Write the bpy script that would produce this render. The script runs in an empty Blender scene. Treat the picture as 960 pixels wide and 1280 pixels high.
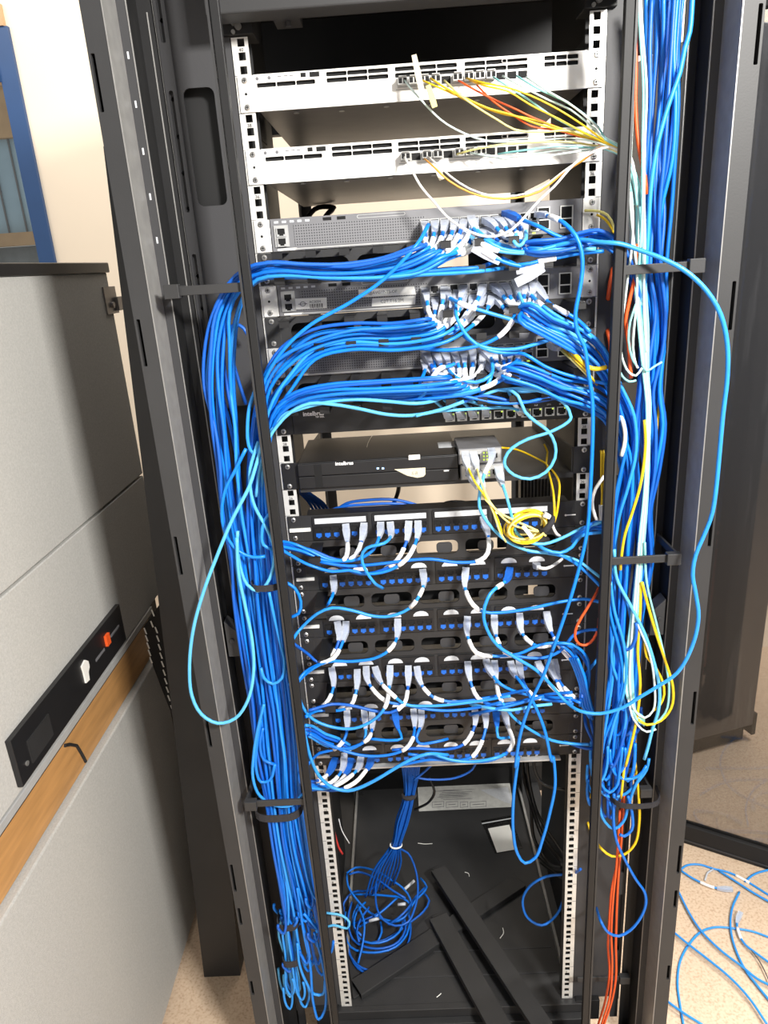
import bpy, bmesh, math, random
from mathutils import Vector, Matrix
from mathutils.geometry import tessellate_polygon
random.seed(7)
scene = bpy.context.scene
COL = scene.collection

# ------------------------------------------------------------------ camera (millimetres, floor = 0, rack rail face = y 0)
F, YAW, PITCH, ROLL = 889.9054, -0.0299, 0.3364, -0.0658
CAM = Vector((-52.89, -1083.9, 1581.87))
fw = Vector((math.sin(YAW)*math.cos(PITCH), math.cos(YAW)*math.cos(PITCH), -math.sin(PITCH)))
rt = fw.cross(Vector((0, 0, 1))).normalized()
up = rt.cross(fw)
R2 = math.cos(ROLL)*rt + math.sin(ROLL)*up
U2 = -math.sin(ROLL)*rt + math.cos(ROLL)*up
cd = bpy.data.cameras.new('camera')
cd.sensor_fit = 'HORIZONTAL'; cd.sensor_width = 36; cd.lens = F/960*36
cd.clip_start = 0.02; cd.clip_end = 60
co = bpy.data.objects.new('camera', cd); COL.objects.link(co)
m3 = Matrix((R2, U2, -fw)).transposed()
co.matrix_world = Matrix.Translation(CAM*0.001) @ m3.to_4x4()
scene.camera = co

# ------------------------------------------------------------------ world, lamps, exposure
w = bpy.data.worlds.new('room_light'); scene.world = w; w.use_nodes = True
w.node_tree.nodes['Background'].inputs[0].default_value = (1.0, 0.97, 0.93, 1)
w.node_tree.nodes['Background'].inputs[1].default_value = 0.43
def area(name, loc, target, sx, sy, power, color=(1, 0.97, 0.92)):
    l = bpy.data.lights.new(name, 'AREA'); l.shape = 'RECTANGLE'; l.size = sx; l.size_y = sy
    l.energy = power; l.color = color
    o = bpy.data.objects.new(name, l); COL.objects.link(o); o.location = loc
    o.rotation_euler = (Vector(target)-Vector(loc)).to_track_quat('-Z', 'Y').to_euler()
    return o
area('ceiling_light', (0.89, -1.64, 2.35), (-0.1, 0.1, 1.3), 0.30, 0.26, 66)
area('ceiling_light', (-1.5, 0.2, 3.0), (-1.4, 1.5, 1.9), 1.2, 0.3, 12)
area('ceiling_light', (1.5, 0.3, 2.95), (1.3, 0.8, 0.0), 1.2, 0.3, 55)
area('ceiling_light', (0.2, 1.05, 2.95), (0.2, 1.5, 1.0), 1.6, 0.25, 14)
vs = scene.view_settings
vs.view_transform = 'Standard'; vs.look = 'None'; vs.exposure = 0.55; vs.gamma = 1; vs.use_curve_mapping = False

# ------------------------------------------------------------------ pixel regions used for reading positions off the photograph
REG = dict(p=(0, 0, 1), r1=(260, 0, 260/960), r2=(500, 0, 280/960), r3=(740, 0, 220/960), r4=(0, 0, 280/960), r5=(220, 240, .3125),
           r6=(500, 240, 280/960), r7=(720, 240, .25), a1=(320, 480, 260/960), a2=(540, 480, .25), a3=(340, 620, 220/960),
           a4=(540, 620, .25), a5=(340, 800, 220/960), a6=(540, 800, .25), a7=(300, 940, 240/904), a8=(520, 940, 260/960),
           b1=(720, 480, .25), b2=(720, 780, 240/614), b3=(0, 300, .3125), b4=(0, 680, 260/555), b5=(220, 480, 180/823),
           b6=(200, 740, .25), b7=(0, 740, .25), c1=(60, 0, 1/3), c2=(60, 320, 1/3), c3=(120, 640, 1/3), c4=(140, 960, 1/3),
           c5=(680, 0, 280/960), c6=(680, 320, 280/960), c7=(680, 640, 280/960), c8=(680, 960, 280/960),
           d1=(350, 340, .1875), d2=(360, 500, 220/960), d3=(560, 490, .1875), d4=(330, 255, 210/960), d5=(520, 255, .25),
           d6=(520, 335, .25), d7=(520, 420, .25), d8=(340, 420, 200/960), e1=(540, 870, .25), e2=(370, 870, 190/960),
           e3=(480, 940, .25), e4=(600, 560, .125), e7=(410, 1040, 150/960), e8=(840, 1060, 120/698))
def px(reg, x, y):
    a, b, s = REG[reg]; return a+x*s, b+y*s
def ray(x, y):
    return fw + (x-480)/F*R2 - (y-640)/F*U2
def PY(x, y, Y):            # point of the ray through pixel x, y at depth plane Y
    d = ray(x, y); return CAM + d*((Y-CAM.y)/d.y)
def PZ(x, y, Z):
    d = ray(x, y); return CAM + d*((Z-CAM.z)/d.z)
def PX(x, y, X):
    d = ray(x, y); return CAM + d*((X-CAM.x)/d.x)

# ------------------------------------------------------------------ materials
def lin(c): return c/12.92 if c <= 0.04045 else ((c+0.055)/1.055)**2.4
def rgb(h):
    h = h.lstrip('#'); return tuple(lin(int(h[i:i+2], 16)/255) for i in (0, 2, 4))
M = {}
def mat(name, col, rough=0.5, metal=0.0, var=0.06, scale=30, bump=0.0, bscale=400, emit=0, trans=0, alpha=1, spec=0.5, stretch=None):
    m = bpy.data.materials.new(name); m.use_nodes = True
    nt = m.node_tree; b = nt.nodes['Principled BSDF']
    c = rgb(col)
    b.inputs['Roughness'].default_value = rough; b.inputs['Metallic'].default_value = metal
    b.inputs['Specular IOR Level'].default_value = spec
    tc = nt.nodes.new('ShaderNodeTexCoord')
    vec = tc.outputs['Object']
    if stretch:
        mp = nt.nodes.new('ShaderNodeMapping'); mp.inputs['Scale'].default_value = stretch
        nt.links.new(vec, mp.inputs['Vector']); vec = mp.outputs['Vector']
    n = nt.nodes.new('ShaderNodeTexNoise'); n.inputs['Scale'].default_value = scale; n.inputs['Detail'].default_value = 4
    nt.links.new(vec, n.inputs['Vector'])
    r = nt.nodes.new('ShaderNodeValToRGB')
    r.color_ramp.elements[0].position = 0.3; r.color_ramp.elements[1].position = 0.7
    r.color_ramp.elements[0].color = (*[max(0, x*(1-var)) for x in c], 1)
    r.color_ramp.elements[1].color = (*[min(1, x*(1+var)) for x in c], 1)
    nt.links.new(n.outputs['Fac'], r.inputs['Fac']); nt.links.new(r.outputs['Color'], b.inputs['Base Color'])
    if bump:
        n2 = nt.nodes.new('ShaderNodeTexNoise'); n2.inputs['Scale'].default_value = bscale; n2.inputs['Detail'].default_value = 3
        nt.links.new(vec, n2.inputs['Vector'])
        bp = nt.nodes.new('ShaderNodeBump'); bp.inputs['Strength'].default_value = bump; bp.inputs['Distance'].default_value = 0.002
        nt.links.new(n2.outputs['Fac'], bp.inputs['Height']); nt.links.new(bp.outputs['Normal'], b.inputs['Normal'])
    if emit:
        b.inputs['Emission Color'].default_value = (*c, 1); b.inputs['Emission Strength'].default_value = emit
    if trans: b.inputs['Transmission Weight'].default_value = trans
    if alpha < 1: b.inputs['Alpha'].default_value = alpha
    M[name] = m; return m
mat('black_metal', '#1f1f20', 0.55, 0.0, 0.12, 12, 0.05, spec=0.3)
mat('frame_metal', '#353536', 0.5, 0.0, 0.1, 8, 0.05, spec=0.35)
mat('grey_plate', '#3c3c3e', 0.55, 0.0, 0.1, 6, 0.05, spec=0.35)
mat('edge_metal', '#8d8c8a', 0.35, 0.2, 0.1, 60)
mat('dark_inside', '#101011', 0.6, 0, 0.1, 10)
mat('rail_zinc', '#dddcd8', 0.35, 0.25, 0.08, 80, 0.05)
mat('white_metal', '#f0efeb', 0.4, 0.1, 0.04, 40, 0.03)
mat('chassis_steel', '#767270', 0.38, 0.55, 0.1, 20, 0.05)
mat('grey_device', '#77777a', 0.5, 0.1, 0.06, 40)
mat('grey_light', '#b4b4b3', 0.45, 0.2, 0.06, 40)
mat('black_plastic', '#1c1c1e', 0.42, 0, 0.1, 40)
mat('satin_black', '#2a2a2b', 0.5, 0, 0.12, 18, 0.08)
mat('black_hole', '#060607', 0.8, 0, 0, 10)
mat('steel', '#c9c8c5', 0.28, 0.8, 0.08, 120)
mat('label_white', '#f3f2ec', 0.6, 0, 0.02, 40)
mat('label_grey', '#cfd2d6', 0.5, 0, 0.05, 200)
mat('label_cream', '#d8cfb4', 0.6, 0, 0.06, 200)
mat('ink', '#1a1a1c', 0.7, 0, 0, 10)
mat('ink_grey', '#6c6c70', 0.7, 0, 0, 10)
mat('print_white', '#f2f2f2', 0.5, 0, 0, 10)
mat('port_blue', '#1f66c8', 0.45, 0, 0.08, 300)
mat('led_blue', '#8fc3ff', 0.3, 0, 0, 10, emit=2.5)
mat('led_green', '#b9d84a', 0.3, 0, 0, 10, emit=0.8)
mat('led_amber', '#f0a53c', 0.3, 0, 0, 10, emit=0.8)
mat('plug_clear', '#d3d9e4', 0.22, 0, 0.08, 300, alpha=0.66)
mat('sleeve', '#f6f6f4', 0.5, 0, 0.03, 200)
mat('blue_a', '#0a70d8', 0.42, 0, 0.08, 60)
mat('blue_b', '#0c7fe6', 0.40, 0, 0.08, 60)
mat('blue_c', '#0c5cc0', 0.45, 0, 0.08, 60)
mat('blue_d', '#2b93ea', 0.40, 0, 0.08, 60)
mat('blue_sky', '#5cb8ee', 0.42, 0, 0.06, 60)
mat('blue_pale', '#7fc6ea', 0.42, 0, 0.06, 60)
mat('aqua', '#8fd6d6', 0.45, 0, 0.06, 60)
mat('aqua_white', '#d9ece8', 0.45, 0, 0.04, 60)
mat('orange', '#ec5c26', 0.45, 0, 0.08, 60)
mat('amber', '#e9a23c', 0.45, 0, 0.06, 60)
mat('yellow', '#f0c81e', 0.42, 0, 0.06, 60)
mat('yellow_pale', '#ece08a', 0.45, 0, 0.06, 60)
mat('white_cable', '#ecebe6', 0.45, 0, 0.04, 60)
mat('black_cable', '#171718', 0.4, 0, 0.1, 60)
mat('red', '#b52e2c', 0.45, 0, 0.06, 60)
mat('velcro', '#2d2c30', 0.9, 0, 0.15, 200, 0.4, 900)
mat('wall_cream', '#e8d9c4', 0.85, 0, 0.03, 3, 0.05, 60)
mat('fabric', '#b5b4b0', 0.92, 0, 0.09, 260, 0.35, 700)
mat('wood', '#b98a55', 0.45, 0, 0.16, 14, stretch=(6, 0.6, 6))
mat('window_blue', '#234470', 0.45, 0, 0.06, 10)
mat('paper', '#c9c9c4', 0.75, 0, 0.1, 60)
mat('tan_board', '#b99873', 0.8, 0, 0.1, 8)
def clear(name, col, rough, k):     # thin clear sheet: part see-through, part glossy skin
    m = bpy.data.materials.new(name); m.use_nodes = True; nt = m.node_tree
    for n in list(nt.nodes): nt.nodes.remove(n)
    o = nt.nodes.new('ShaderNodeOutputMaterial'); mx = nt.nodes.new('ShaderNodeMixShader')
    t = nt.nodes.new('ShaderNodeBsdfTransparent'); g = nt.nodes.new('ShaderNodeBsdfGlossy')
    t.inputs[0].default_value = (*rgb(col), 1); g.inputs['Roughness'].default_value = rough
    fr = nt.nodes.new('ShaderNodeFresnel'); fr.inputs['IOR'].default_value = k
    nt.links.new(fr.outputs[0], mx.inputs[0]); nt.links.new(t.outputs[0], mx.inputs[1]); nt.links.new(g.outputs[0], mx.inputs[2])
    nt.links.new(mx.outputs[0], o.inputs[0]); M[name] = m
clear('glass_smoked', '#cfd0d2', 0.04, 1.45)
clear('glass_clear', '#f2f6f6', 0.0, 1.45)
clear('plastic_bag', '#d8d8d8', 0.15, 1.6)
# perforated grille of the grey switches: fine dots
def grille():
    m = bpy.data.materials.new('grille'); m.use_nodes = True; nt = m.node_tree; b = nt.nodes['Principled BSDF']
    tc = nt.nodes.new('ShaderNodeTexCoord'); sp = nt.nodes.new('ShaderNodeSeparateXYZ'); nt.links.new(tc.outputs['Object'], sp.inputs[0])
    def wave(sock):
        mu = nt.nodes.new('ShaderNodeMath'); mu.operation = 'MULTIPLY'; mu.inputs[1].default_value = 2*math.pi/0.0036
        nt.links.new(sock, mu.inputs[0]); s = nt.nodes.new('ShaderNodeMath'); s.operation = 'SINE'; nt.links.new(mu.outputs[0], s.inputs[0]); return s.outputs[0]
    a = nt.nodes.new('ShaderNodeMath'); a.operation = 'ADD'
    nt.links.new(wave(sp.outputs['X']), a.inputs[0]); nt.links.new(wave(sp.outputs['Z']), a.inputs[1])
    g = nt.nodes.new('ShaderNodeMath'); g.operation = 'GREATER_THAN'; g.inputs[1].default_value = 0.75; nt.links.new(a.outputs[0], g.inputs[0])
    mx = nt.nodes.new('ShaderNodeMix'); mx.data_type = 'RGBA'
    nt.links.new(g.outputs[0], mx.inputs['Factor']); mx.inputs['A'].default_value = (*rgb('#7c7c7f'), 1); mx.inputs['B'].default_value = (*rgb('#3a3a3d'), 1)
    nt.links.new(mx.outputs['Result'], b.inputs['Base Color']); b.inputs['Roughness'].default_value = 0.5
    M['grille'] = m
grille()
def floor_mat():
    m = bpy.data.materials.new('floor_speckle'); m.use_nodes = True; nt = m.node_tree; b = nt.nodes['Principled BSDF']
    tc = nt.nodes.new('ShaderNodeTexCoord')
    n = nt.nodes.new('ShaderNodeTexNoise'); n.inputs['Scale'].default_value = 170; n.inputs['Detail'].default_value = 4
    nt.links.new(tc.outputs['Object'], n.inputs['Vector'])
    r = nt.nodes.new('ShaderNodeValToRGB'); e = r.color_ramp.elements
    e[0].position = 0.33; e[0].color = (*rgb('#bfa288'), 1); e[1].position = 0.47; e[1].color = (*rgb('#d2b89d'), 1)
    x = e.new(0.68); x.color = (*rgb('#d9c2a9'), 1)
    nt.links.new(n.outputs['Fac'], r.inputs['Fac']); nt.links.new(r.outputs['Color'], b.inputs['Base Color'])
    b.inputs['Roughness'].default_value = 0.55; M['floor'] = m
floor_mat()
def streaked_mat():                 # dark painted sheet with paler vertical streaks
    m = bpy.data.materials.new('streaked_dark'); m.use_nodes = True; nt = m.node_tree; b = nt.nodes['Principled BSDF']
    tc = nt.nodes.new('ShaderNodeTexCoord'); mp = nt.nodes.new('ShaderNodeMapping'); mp.inputs['Scale'].default_value = (16, 16, 1.4)
    nt.links.new(tc.outputs['Object'], mp.inputs[0])
    n = nt.nodes.new('ShaderNodeTexNoise'); n.inputs['Scale'].default_value = 1.6; n.inputs['Detail'].default_value = 5
    nt.links.new(mp.outputs[0], n.inputs['Vector'])
    r = nt.nodes.new('ShaderNodeValToRGB'); e = r.color_ramp.elements
    e[0].position = 0.58; e[0].color = (*rgb('#4c4c4e'), 1); e[1].position = 0.78; e[1].color = (*rgb('#6c6c6d'), 1)
    nt.links.new(n.outputs['Fac'], r.inputs['Fac']); nt.links.new(r.outputs['Color'], b.inputs['Base Color'])
    b.inputs['Roughness'].default_value = 0.4; M['streaked_dark'] = m
streaked_mat()

# ------------------------------------------------------------------ mesh helpers (all coordinates in mm)
class MB:
    def __init__(s): s.v = []; s.f = []; s.mi = []; s.k = 0
    def add(s, vs, fs):
        n = len(s.v); s.v += [tuple(x) for x in vs]
        for f in fs: s.f.append(tuple(n+i for i in f)); s.mi.append(s.k)
        return s
    def box(s, x0, x1, y0, y1, z0, z1, M4=None):
        vs = [Vector((x, y, z)) for x in (x0, x1) for y in (y0, y1) for z in (z0, z1)]
        if M4: vs = [M4 @ q for q in vs]
        return s.add(vs, [(0, 1, 3, 2), (4, 6, 7, 5), (0, 4, 5, 1), (2, 3, 7, 6), (0, 2, 6, 4), (1, 5, 7, 3)])
    def cyl(s, c, axis, r, h, n=12, r2=None):
        c = Vector(c); a = Vector(axis).normalized(); r2 = r if r2 is None else r2
        t = a.orthogonal().normalized(); b = a.cross(t)
        vs = []
        for k, rr in ((0, r), (h, r2)):
            for i in range(n):
                an = 2*math.pi*i/n; vs.append(c+a*k+t*(rr*math.cos(an))+b*(rr*math.sin(an)))
        fs = [(i, (i+1) % n, n+(i+1) % n, n+i) for i in range(n)] + [tuple(range(n-1, -1, -1)), tuple(range(n, 2*n))]
        return s.add(vs, fs)
    def prism(s, poly, holes, fn, t0, t1):     # flat outline (2-D) with holes, fn(u, v, t) -> point
        loops = [poly]+list(holes)
        flat = [p for l in loops for p in l]
        tris = tessellate_polygon([[Vector((p[0], p[1], 0)) for p in l] for l in loops])
        N = len(flat)
        ar = sum(abs((flat[t[1]][0]-flat[t[0]][0])*(flat[t[2]][1]-flat[t[0]][1])-(flat[t[2]][0]-flat[t[0]][0])*(flat[t[1]][1]-flat[t[0]][1]))/2 for t in tris)
        def ap(l): return abs(sum(l[i][0]*l[(i+1) % len(l)][1]-l[(i+1) % len(l)][0]*l[i][1] for i in range(len(l)))/2)
        ex = ap(poly)-sum(ap(l) for l in holes)
        if abs(ar-ex) > .02*ex: print('TESSBAD', ar, ex, poly[:2], len(holes))
        vs = [fn(p[0], p[1], t0) for p in flat]+[fn(p[0], p[1], t1) for p in flat]
        fs = [tuple(t) for t in tris]+[tuple(N+i for i in reversed(t)) for t in tris]
        o = 0
        for l in loops:
            n = len(l)
            for i in range(n): fs.append((o+i, o+(i+1) % n, N+o+(i+1) % n, N+o+i))
            o += n
        return s.add(vs, fs)
    def tube(s, pts, r, n=7, cap=True):
        P = [Vector(p) for p in pts]
        rr = r if isinstance(r, (list, tuple)) else [r]*len(P)
        T = [(P[min(i+1, len(P)-1)]-P[max(i-1, 0)]).normalized() for i in range(len(P))]
        a = T[0].orthogonal().normalized(); vs = []; fs = []
        for i, p in enumerate(P):
            a = (a-T[i]*a.dot(T[i]))
            a = a.normalized() if a.length > 1e-6 else T[i].orthogonal().normalized()
            b = T[i].cross(a)
            for k in range(n):
                an = 2*math.pi*k/n; vs.append(p+a*(rr[i]*math.cos(an))+b*(rr[i]*math.sin(an)))
        for i in range(len(P)-1):
            for k in range(n):
                fs.append((i*n+k, i*n+(k+1) % n, (i+1)*n+(k+1) % n, (i+1)*n+k))
        if cap: fs += [tuple(range(n-1, -1, -1)), tuple(range((len(P)-1)*n, len(P)*n))]
        return s.add(vs, fs)
    def mesh(s, name, mats, off=Vector((0, 0, 0)), smooth=False):
        me = bpy.data.meshes.new(name)
        me.from_pydata([((v[0]-off.x)*.001, (v[1]-off.y)*.001, (v[2]-off.z)*.001) for v in s.v], [], s.f)
        for m in (mats if isinstance(mats, (list, tuple)) else [mats]): me.materials.append(M[m])
        me.polygons.foreach_set('material_index', s.mi)
        bm = bmesh.new(); bm.from_mesh(me); bmesh.ops.recalc_face_normals(bm, faces=bm.faces); bm.to_mesh(me); bm.free()
        if smooth: me.polygons.foreach_set('use_smooth', [True]*len(me.polygons))
        return me
    def build(s, name, mats, parent=None, smooth=False, bevel=0, label=None, kind=None):
        off = Vector(parent['_o']) if parent else s.origin()
        o = bpy.data.objects.new(name, s.mesh(name, mats, off, smooth)); COL.objects.link(o)
        if parent: o.parent = parent
        else: o.location = off*.001
        o['_o'] = tuple(off)
        if bevel:
            b = o.modifiers.new('bevel', 'BEVEL'); b.width = bevel*.001; b.segments = 2; b.limit_method = 'ANGLE'
        if label: o['label'] = label
        if kind: o['kind'] = kind
        return o
    def origin(s):
        n = len(s.v)
        return Vector((sum(v[0] for v in s.v)/n, sum(v[1] for v in s.v)/n, min(v[2] for v in s.v)))
def tag(o, label, cat, group=None, kind=None):
    o['label'] = label; o['category'] = cat
    if group: o['group'] = group
    if kind: o['kind'] = kind
    return o
def thing(name, loc, label, cat, group=None):
    o = bpy.data.objects.new(name, None); COL.objects.link(o); o.location = Vector(loc)*.001
    o.empty_display_size = 0.02; o['_o'] = tuple(float(x) for x in loc)
    return tag(o, label, cat, group)
def put(name, me, parent, loc):     # another piece sharing a mesh, at loc (mm, world)
    o = bpy.data.objects.new(name, me); COL.objects.link(o); o.parent = parent
    o.location = (Vector(loc)-Vector(parent['_o']))*.001; o['_o'] = tuple(float(x) for x in loc)
    return o
def text(name, body, parent, loc, size, m, rot=(math.pi/2, 0, 0), bold=0.0, align='LEFT', sx=1.0, shear=0):
    c = bpy.data.curves.new(name, 'FONT'); c.body = body; c.size = size*.001; c.extrude = 0.00008; c.offset = bold*.001
    c.align_x = align; c.shear = shear; c.resolution_u = 2
    t = bpy.data.objects.new('tmp', c); COL.objects.link(t)
    me = bpy.data.meshes.new_from_object(t.evaluated_get(bpy.context.evaluated_depsgraph_get()))
    me.name = name; bpy.data.objects.remove(t)
    me.materials.clear(); me.materials.append(M[m])
    o = put(name, me, parent, loc); o.rotation_euler = rot; o.scale = (sx, 1, 1)
    return o
def rr(x0, x1, z0, z1, r, n=4):      # rounded rectangle outline
    out = []
    for cx, cz, a0 in ((x1-r, z1-r, 0), (x0+r, z1-r, 90), (x0+r, z0+r, 180), (x1-r, z0+r, 270)):
        for i in range(n+1):
            a = math.radians(a0+90*i/n); out.append((cx+r*math.cos(a), cz+r*math.sin(a)))
    return out
def rect(x0, x1, z0, z1): return [(x0, z0), (x1, z0), (x1, z1), (x0, z1)]
def XZ(u, v, t): return Vector((u, t, v))
def YZ(u, v, t): return Vector((t, u, v))
U = 44.45
def uz(u): return 1821.0-(39-u)*U           # height of the upper screw of rack unit u
def ubot(u): return uz(u)-38.1
def utop(u): return uz(u)+6.3
# ================================================================== the room
def structure(o, nm): o.name = nm; o['kind'] = 'structure'; return o
structure(MB().box(-3000, 3000, -3000, 1500, -40, 0).build('floor', 'floor'), 'floor')
WY = 1500
wb = MB(); wb.prism(rect(-3000, 3000, 0, 3100), [rect(-2300, -1196, 900, 2345)], XZ, WY, WY+160)
structure(wb.build('wall_back', 'wall_cream'), 'wall_back')
win = MB()
win.prism(rect(-2300, -1196, 900, 2345), [rect(-2240, -1250, 960, 2245)], XZ, WY-15, WY+70)
win = structure(win.build('window_1', 'window_blue'), 'window_1')
MB().box(-2240, -1250, WY-25, WY-15, 2195, 2245).build('sash_rail', 'window_blue', win)
MB().box(-2240, -1250, WY-15, WY+50, 2245, 2252).build('frame_joint', 'ink', win)
MB().box(-2240, -1250, WY+25, WY+31, 960, 2195).build('window_pane', 'glass_clear', win)
MB().box(-2320, -1205, WY-22, WY, 2345, 2405).build('window_head', 'tan_board', win)
# what the window looks out on
o = thing('warehouse', (-2300, 5200, 0), 'tan and pale blue warehouse front seen through the blue framed window', 'building')
MB().box(-5200, -900, 5200, 5400, 2700, 4200).build('upper_cladding', 'tan_board', o)
mat('pale_blue', '#9db6c8', 0.6, 0, 0.1, 4); mat('grey_steel', '#767b80', 0.5, 0, 0.3, 5)
MB().box(-5200, -900, 5260, 5400, 2000, 2700).build('blue_panel', 'pale_blue', o)
gb = MB()
me = MB().box(-6, 6, -12, 0, 0, 700).mesh('gate_bar', 'ink_grey')
for i in range(24): put('gate_bar', me, o, (-4700+i*150, 5255, 2000))
MB().box(-5200, -900, 5150, 5260, 1900, 2000).build('lintel', 'tan_board', o)
MB().box(-5200, -900, 5300, 5400, 0, 1900).build('lower_wall', 'grey_steel', o)
for i, (x, w_, z, h) in enumerate(((-3700, 420, 1300, 420), (-3150, 380, 1250, 380))):
    k = thing('steel_rack', (x, 4700, 0), ['wider pale metal pallet stack seen beyond the window glass', 'narrower pale metal pallet stack seen beyond the window glass'][i], 'pallet')
    sl = MB().box(-w_/2, w_/2, -200, 200, 0, 30).mesh('slat', 'label_grey')
    for j in range(16): put('slat', sl, k, (x, 4700, j*100))
    for sx in (-1, 1): MB().box(x+sx*w_/2-15, x+sx*w_/2+15, 4480, 4510, 0, 1640).build('post', 'grey_steel', k)

# ---------------------------------------------------------------- office partition on the left
XP = -650
pt = thing('office_partition', (XP-30, -400, 0), 'grey fabric office partition with wooden rail and black top trim, left of the rack', 'partition')
def pan(name, y0, y1, z0, z1, m, x0=XP-55, x1=XP, bevel=2): return MB().box(x0, x1, y0, y1, z0, z1).build(name, m, pt, bevel=bevel)
yf = 492
pan('upper_panel', -1500, yf, 1158, 1598, 'fabric'); pan('middle_panel', -1500, yf, 868, 1153, 'fabric')
pan('lower_panel', -1500, 395, 25, 742, 'fabric', bevel=3)
pan('top_trim', -1500, yf+10, 1598, 1618, 'black_plastic', XP-60, XP+4)
pan('core', -1480, yf-15, 20, 1590, 'black_metal', XP-50, XP-20, 0)
pan('wooden_rail', -1500, 400, 745, 846, 'wood', XP-50, XP-14)
pan('metal_lip', -1500, 395, 852, 866, 'grey_light', XP-50, XP+2, 1)
pan('black_joint', -1500, 395, 846, 851, 'black_plastic', XP-50, XP-2, 0)
pan('foot', -200, -150, 0, 25, 'black_metal', XP-50, XP-10, 1)
pan('foot', 340, 390, 0, 25, 'black_metal', XP-50, XP-10, 1)
br = MB().box(XP-25, XP+3, yf-40, yf+25, 1515, 1570); br.box(XP-5, XP+10, yf+10, yf+75, 1520, 1548); br.cyl((XP+3, yf-10, 1533), (1, 0, 0), 6, 5)
br.build('wall_bracket', 'chassis_steel', pt)
# socket strip let into the partition
ss = MB().box(XP, XP+9, -225, 215, 880, 962).build('socket_strip', 'black_plastic', pt, bevel=1)
MB().box(XP+9, XP+11, -190, -120, 895, 935).build('dark_window', 'satin_black', ss)
MB().cyl((XP+9, -202, 905), (1, 0, 0), 4, 1.5).build('screw', 'steel', ss)
so = MB(); so.prism([(u+22, v) for u, v in ((-8, 905), (6, 903), (8, 918), (16, 924), (16, 936), (6, 944), (-10, 940), (-8, 926))], [], YZ, XP+9, XP+12)
so.build('socket_hole', 'label_white', ss)
MB().box(XP+9, XP+14, 120, 136, 918, 940).build('switch_rocker', 'orange', ss)
MB().box(XP+9, XP+10, 148, 192, 922, 927).build('slot', 'ink_grey', ss); MB().box(XP+9, XP+10, 70, 112, 915, 920).build('slot', 'ink_grey', ss)
kb = MB().tube([PX(*px('b7', *c), XP-13) for c in ((322, 768), (350, 762), (382, 768), (402, 800), (428, 848))], 3.2, 6)
kb.build('cable_notch', 'ink', pt)
# ---------------------------------------------------------------- black fabric bag hanging behind the partition
bg = thing('slotted_bracket', (-585, 330, 430), 'black slotted bracket with white stitched edges hanging between partition and rack', 'bracket')
def q(r, x, y, Y=330): return PY(*px(r, x, y), Y)
def poly3(mb, pts, th):
    c = [Vector(p) for p in pts]; d = [p+Vector((0, th, 0)) for p in c]; n = len(c)
    return mb.add(c+d, [tuple(range(n)), tuple(range(2*n-1, n-1, -1))]+[(i, (i+1) % n, n+(i+1) % n, n+i) for i in range(n)])
poly3(MB(), [q('b7', 716, 175), q('b7', 800, 60), q('b7', 830, 140), q('b7', 870, 640), q('b7', 830, 540), q('b7', 765, 370)], 14).build('body', 'black_metal', bg)
st = MB().box(-1.5, 1.5, -1, 0, -8, 8).mesh('stitch', 'label_white')
for (a, b, n) in (((727, 195), (755, 340), 5), ((782, 190), (845, 530), 9), ((765, 105), (760, 160), 2), ((860, 580), (862, 600), 1)):
    for i in range(n):
        t = i/max(1, n-1); P0 = q('b7', a[0]+(b[0]-a[0])*t, a[1]+(b[1]-a[1])*t, 329)
        o = put('slot', st, bg, P0); o.rotation_euler = (0, -0.18, 0)

# ---------------------------------------------------------------- removed black side panel leaning on the rack
lp = thing('side_panel', (-548, 450, 0), 'dark steel cabinet side panel leaning against the left side of the rack', 'panel')
def shear(u, v, t): return Vector((u+v*0.0575, t, v))
MB().prism([(-592, 0), (-505, 0), (-505, 1780), (-592, 1780)], [], shear, 150, 156).build('front_flange', 'frame_metal', lp)
MB().prism([(-592, 0), (-589, 0), (-589, 1780), (-592, 1780)], [], shear, 156, 760).build('outer_sheet', 'frame_metal', lp)
MB().prism([(-592, 0), (-505, 0), (-505, 3), (-592, 3)], [], shear, 156, 760).build('bottom_flange', 'frame_metal', lp)
MB().prism([(-508, 3), (-505, 3), (-505, 1780), (-508, 1780)], [], shear, 156, 760).build('inner_sheet', 'frame_metal', lp)

# ---------------------------------------------------------------- right: neighbouring cabinet and standing glass door
nb = thing('neighbour_cabinet', (945, 1000, 0), 'dark streaked cabinet standing behind the glass door on the right', 'cabinet')
ang = math.atan2(910-841, 1056-831)
NM = Matrix.Translation((1056, 910, 0)) @ Matrix.Rotation(ang, 4, 'Z')
MB().box(-330, 0, 0, 450, 70, 2050, NM).build('body', 'streaked_dark', nb, bevel=3)
MB().box(-320, -10, 25, 430, 0, 70, NM).build('plinth', 'black_metal', nb)
MB().box(-1, 14, 0, 60, 30, 110, NM).build('corner_foot', 'black_metal', nb)
A_, B_ = Vector((671, 498, 0)), Vector((838, 403, 0))
dr = (B_-A_).normalized(); ga = math.atan2(dr.y, dr.x)
gd = thing('glass_door', tuple(A_), 'tall smoked glass cabinet door with dark bottom frame standing to the right', 'door')
GM = Matrix.Translation(A_) @ Matrix.Rotation(ga, 4, 'Z')
MB().box(-110, 520, 0, 26, 0, 62, GM).build('bottom_frame', 'black_metal', gd, bevel=2)
MB().box(-110, 520, -1.5, 0, 10, 14, GM).build('frame_ridge', 'grey_plate', gd)
MB().box(-110, 520, 0, 26, 1990, 2050, GM).build('top_frame', 'black_metal', gd, bevel=2)
MB().box(-110, -60, 0, 26, 62, 1990, GM).build('hinge_stile', 'black_metal', gd, bevel=2)
MB().box(470, 520, 0, 26, 62, 1990, GM).build('lock_stile', 'black_metal', gd, bevel=2)
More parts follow.
